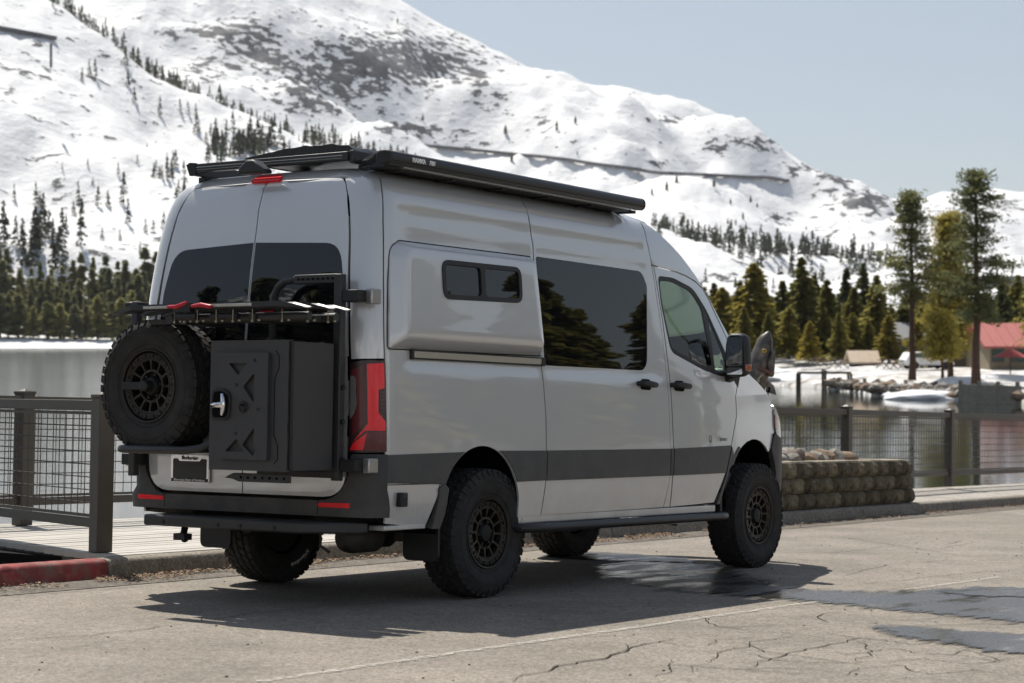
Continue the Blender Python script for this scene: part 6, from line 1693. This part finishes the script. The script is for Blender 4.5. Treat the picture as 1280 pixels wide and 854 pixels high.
# ---- pines on the hillside
rs = random.Random(99); HN = [0]
def hill_tree(layer, px, t, hpx, group, label):
    p = layer.pos(px, t); d = (p - CAM).dot(FH); H = hpx / FPX * d
    o = link('hillside_pine', HIL[rs.randrange(4)], near=False); o.location = p - Vector((0, 0, H * .06)); s_ = H / 10; w = rs.uniform(.8, 1.25); o.scale = (s_ * w, s_ * w, s_); o.rotation_euler = (0, 0, rs.uniform(0, 6)); tag(o, label, 'tree', group); HN[0] += 1
def t_at(layer, px, y):
    best = None
    for k in range(61):
        p = layer.pos(px, k / 60); d = (p - CAM).dot(FH); yy = HOR - (p.z - CAM.z) / d * FPX
        if best is None or abs(yy - y) < best[0]: best = (abs(yy - y), k / 60)
    return best[1]
for k in range(84):
    px = 42 + 430 * k / 84 + rs.uniform(-4, 4); hill_tree(L1, px, rs.uniform(.90, 1.0), rs.uniform(12, 30), 'pines along the left ridge', 'dark pine in the line along the crest of the left hillside')
def cluster(n, px, y, sx_, sy, h0, h1, group, label):
    for k in range(n):
        a = px + rs.gauss(0, sx_); b = y + rs.gauss(0, sy); hill_tree(L1, a, t_at(L1, a, b), rs.uniform(h0, h1), group, label)
cluster(30, 300, 190, 24, 10, 18, 34, 'pine clump under the ridge', 'dark pine in the thick clump on the snow below the left ridge')
cluster(16, 215, 225, 14, 10, 15, 28, 'pine clump behind the van roof', 'dark pine in the small clump on the snow left of the van roof')
cluster(20, 40, 318, 28, 12, 34, 62, 'tall pines above the shore belt', 'tall dark pine rising from the snow just above the shore belt')
for px, y, h in ((103, 100, 20), (112, 96, 22), (119, 100, 24), (158, 88, 26), (160, 110, 22), (168, 130, 20), (200, 146, 26), (45, 255, 30), (50, 258, 22), (18, 250, 24), (98, 258, 28), (92, 262, 20), (103, 262, 18), (123, 258, 26), (155, 262, 42), (160, 276, 30), (135, 262, 22), (182, 288, 20), (205, 285, 24), (192, 290, 18), (128, 305, 20), (148, 215, 16), (172, 205, 12), (184, 186, 10), (195, 186, 10), (66, 300, 26), (83, 290, 20), (225, 140, 16), (235, 138, 14), (245, 142, 16), (20, 310, 40), (150, 300, 16), (110, 215, 10), (116, 220, 10), (78, 210, 10), (175, 318, 16), (220, 260, 26), (230, 250, 22)):
    hill_tree(L1, px, t_at(L1, px, y), h, 'lone pines on the left slope', 'lone dark pine scattered on the snowy left slope')
for k in range(66):
    px = 822 + 290 * k / 66 + rs.uniform(-4, 4); hill_tree(L1, px, rs.uniform(.80, 1.0), rs.uniform(18, 36), 'pines along the low ridge', 'dark pine along the low ridge behind the right shore grove')
cluster(22, 935, 372, 60, 10, 16, 30, 'pines on the low snowy hill', 'pine on the low snowy hill above the right shore grove')
cluster(14, 1225, 355, 30, 14, 12, 26, 'pines behind the tall pines', 'small pine on the far snow behind the tall pines')
def ridge_mass(n, place, label, seed):
    g = random.Random(seed); Vs = []; nq = 0
    for k in range(n):
        p, H = place(g); src = HIL[g.randrange(4)]; a = g.uniform(0, 6); w = g.uniform(.9, 1.4); s_ = H / 10
        co = np.empty(len(src.vertices) * 3, dtype=np.float32); src.vertices.foreach_get('co', co); co = co.reshape(-1, 3)
        c, sn = cos(a), sin(a); R_ = np.stack([(co[:, 0] * c - co[:, 1] * sn) * s_ * w + p.x, (co[:, 0] * sn + co[:, 1] * c) * s_ * w + p.y, co[:, 2] * s_ + p.z - .06 * H], 1)
        Vs.append(R_); nq += len(src.polygons)
    tag(link('hillside_wood', np_mesh('hillside_wood', np.concatenate(Vs), nq, ['needleshill']), near=False), label, 'trees', kind='stuff')
def pl1(g):
    px = g.uniform(20, 520); t = min(1, max(.8, g.gauss(.955, .035))); p = L1.pos(px, t); return p, g.uniform(9, 24) / FPX * (p - CAM).dot(FH)
def pl2(g):
    px = g.uniform(815, 1130); t = min(1, max(.6, g.gauss(.90, .07))); p = L1.pos(px, t); return p, g.uniform(14, 30) / FPX * (p - CAM).dot(FH)
def pl3(g):
    px = g.gauss(305, 30); y = g.gauss(188, 13); p = L1.pos(px, t_at(L1, px, y)); return p, g.uniform(14, 30) / FPX * (p - CAM).dot(FH)
ridge_mass(150, pl1, 'dense dark wood along the crest of the left ridge', 1)
ridge_mass(150, pl2, 'dark wood along the low ridge above the right grove', 2)
ridge_mass(60, pl3, 'thick dark wood on the snow behind the van roof', 3)
def pl4(g):
    px = g.uniform(290, 880); d = g.uniform(606, 700); p = L1.pos(px, (d - L1.d0) / (L1.d1 - L1.d0)); return p, g.uniform(38, 74) / FPX * d
ridge_mass(260, pl4, 'belt of conifers along the far shore hidden behind the van', 4)
# tiny trees on the high mountain, too many and too small to tell apart
def specks():
    V = []; g = np.random.default_rng(4)
    for k in range(520):
        px = rs.uniform(120, 1300); t = rs.choice((rs.uniform(0, .35), rs.uniform(0, .2), rs.uniform(.3, 1)))
        p0 = L2.pos(px, t)
        if noise.noise((p0.x * .004, p0.y * .004, 1)) < (.0 if t < .4 else .22): continue
        H = rs.uniform(6, 13)
        for q in range(5):
            a = rs.uniform(0, 6); w = H * .16; V += [p0 + Vector((cos(a) * w, sin(a) * w, H * .1 * q)), p0 + Vector((-cos(a) * w, -sin(a) * w, H * .1 * q)), p0 + Vector((-cos(a) * w * .1, 0, H * (.5 + .1 * q))), p0 + Vector((cos(a) * w * .1, 0, H * (.5 + .1 * q)))]
    return np_mesh('mountain_trees', np.array([tuple(v) for v in V]), len(V) // 4, ['needleshill'])
tag(link('mountain_trees', specks(), near=False), 'tiny dark trees specked over the high mountain', 'trees', kind='stuff')
# ---- railway snow sheds crossing the mountain
mat('shedwall', (.09, .09, .095), .8); mat('shedroof', (.16, .165, .18), .8)
def t_fine(layer, px, y):
    t0 = t_at(layer, px, y); best = None
    for k in range(-25, 26):
        t = max(0, min(1, t0 + k / 1200)); p = layer.pos(px, t); yy = HOR - (p.z - CAM.z) / (p - CAM).dot(FH) * FPX
        if best is None or abs(yy - y) < best[0]: best = (abs(yy - y), p)
    return best[1]
def shed(layer, pts, w, h, label, d=None):
    P = []
    for (x0, y0), (x1, y1) in zip(pts[:-1], pts[1:]):
        for k in range(12): P.append((x0 + (x1 - x0) * k / 12, y0 + (y1 - y0) * k / 12))
    P.append(pts[-1]); Q = [t_fine(layer, px, y) for px, y in P]
    for it in range(2): Q = [Q[0]] + [(a + b * 2 + c) / 4 for a, b, c in zip(Q[:-2], Q[1:-1], Q[2:])] + [Q[-1]]
    Q = [q - FH * w * .5 + Vector((0, 0, h * 1.2)) for q in Q]
    r = empty('snow_shed', Q[0], near=False); tag(r, label, 'shed'); Q = [q - Q[0] for q in Q]
    wl_ = MB(); rf = MB()
    for a, b in zip(Q[:-1], Q[1:]): wl_.bar(a - Vector((0, 0, h * .7)), b - Vector((0, 0, h * .7)), w * .8, h * 1.6); rf.bar(a + Vector((0, 0, h * .15)), b + Vector((0, 0, h * .15)), w, h * .3)
    wl_.build('wall', 'shedwall', r); rf.build('roof', 'shedroof', r)
shed(L2, [(478, 180), (560, 186), (700, 200), (820, 217), (900, 221), (960, 224), (1003, 231)], 5, 1.7, 'long dark railway snow shed crossing the mountain face')
shed(L1, [(-90, 24), (-10, 36), (70, 50)], 3.0, 1.1, 'short dark snow shed end at the top left of the hillside')
p = far(64, 55, 880); po = link('mast', MB().tube([(0, 0, 0), (0, 0, -10.5)], .55, 8).mesh('mast', 'shedwall', 40), near=False); po.location = p; tag(po, 'dark mast under the snow shed end at the top left', 'mast')
# ---- trees and rising ground on the other side of the road and behind the camera (they show in the paint and the windows)
rs = random.Random(41)
back = [(16, -24, 11), (22, -30, 14), (29, -26, 12), (36, -34, 17), (44, -30, 14), (52, -40, 18), (60, -34, 15), (33, -44, 18), (70, -46, 20), (80, -38, 18), (12, -34, 13), (47, -52, 20), (95, -60, 22), (25, -40, 16), (64, -58, 20), (40, -27, 8.5), (48, -36, 10), (56, -31, 9), (34, -29, 8), (52, -33, 8.5), (62, -42, 11), (45, -40, 12), (57, -37, 10), (68, -38, 11)]
for i, (x, y, H) in enumerate(back):
    o = place_tree('roadside_conifer', FIR[(i * 3) % 4], (x, y, 0), H * .8, 20, rs.uniform(0, 6), 'conifer across the road, seen mirrored in the van windows', 'conifers across the road', 1.7, near=True)
def back_hill():
    V = []; n = 40
    for i in range(61):
        a = AZ + radians(75) + radians(210) * i / 60
        for j in range(n + 1):
            t = j / n; d = 260 + 800 * t; p = Vector((CAM.x + cos(a) * d, CAM.y + sin(a) * d, 0)); z = LAKE - 2 + 430 * _sm(t) * (.55 + .35 * noise.noise((i * .13, 5, 2))) + 25 * t * fbm(Vector((p.x / 180, p.y / 180, 9)))
            V.append((p.x, p.y, z))
    F = [(i * (n + 1) + j, i * (n + 1) + j + 1, (i + 1) * (n + 1) + j + 1, (i + 1) * (n + 1) + j) for i in range(60) for j in range(n)]
    me = bpy.data.meshes.new('hill'); me.from_pydata(V, [], F); me.materials.append(M['snowrock']); at = me.attributes.new('rock', 'FLOAT', 'POINT')
    at.data.foreach_set('value', [.36 + .25 * noise.noise((v[0] / 150, v[1] / 150, 3)) for v in V]); me.polygons.foreach_set('use_smooth', [True] * len(F))
    return link('hill', me, near=False)
tag(back_hill(), kind='structure')
for i in range(64):
    a = radians(115 + 62 * ((i * 0.618) % 1)); d = rs.uniform(75, 240)
    p = Vector((CAM.x + cos(a) * d, CAM.y + sin(a) * d, LAKE + .3 + (d - 70) * .06)); place_tree('shore_conifer', SHF[(2, 4, 0)[i % 3]], p, rs.uniform(18, 30), 20, rs.uniform(0, 6), 'conifer on the shore behind the camera, mirrored in the rear window', 'conifers behind the camera', 1.2)
mb = MB()
c0 = Vector((CAM.x, CAM.y, 0)); vs = [(c0 + Vector((cos(radians(a)), sin(radians(a)), 0)) * d) for a in range(105, 190, 5) for d in (60, 420)]
mb.add([(v.x, v.y, LAKE + (.25 if i % 2 == 0 else 16)) for i, v in enumerate(vs)], [(2 * i, 2 * i + 1, 2 * i + 3, 2 * i + 2) for i in range(len(vs) // 2 - 1)])
tag(mb.build('shore', 'shoreground', near=False), kind='structure')

# thin air between here and the mountains
hz = bpy.data.materials.new('haze'); hz.use_nodes = True; N, L = nodes_of(hz); N.remove(N['Principled BSDF'])
pv = N.new('ShaderNodeVolumePrincipled'); pv.inputs['Color'].default_value = (.93, .95, 1, 1); pv.inputs['Density'].default_value = .000036; pv.inputs['Anisotropy'].default_value = .2
L.new(pv.outputs[0], N['Material Output'].inputs['Volume']); M['haze'] = hz
tag(MB().b(-6500, 6500, -6500, 6500, -60, 1250).build('haze', 'haze', near=False), 'thin pale air over lake and mountains', 'haze', kind='stuff')
# ------------------------------------------------------------------ lay the near things on the sloping road
bpy.context.view_layer.update()
for o in NEAR:
    if o.parent is None: o.matrix_world = TILT @ o.matrix_world
print('objects', len(bpy.data.objects), 'hillside', HN[0])
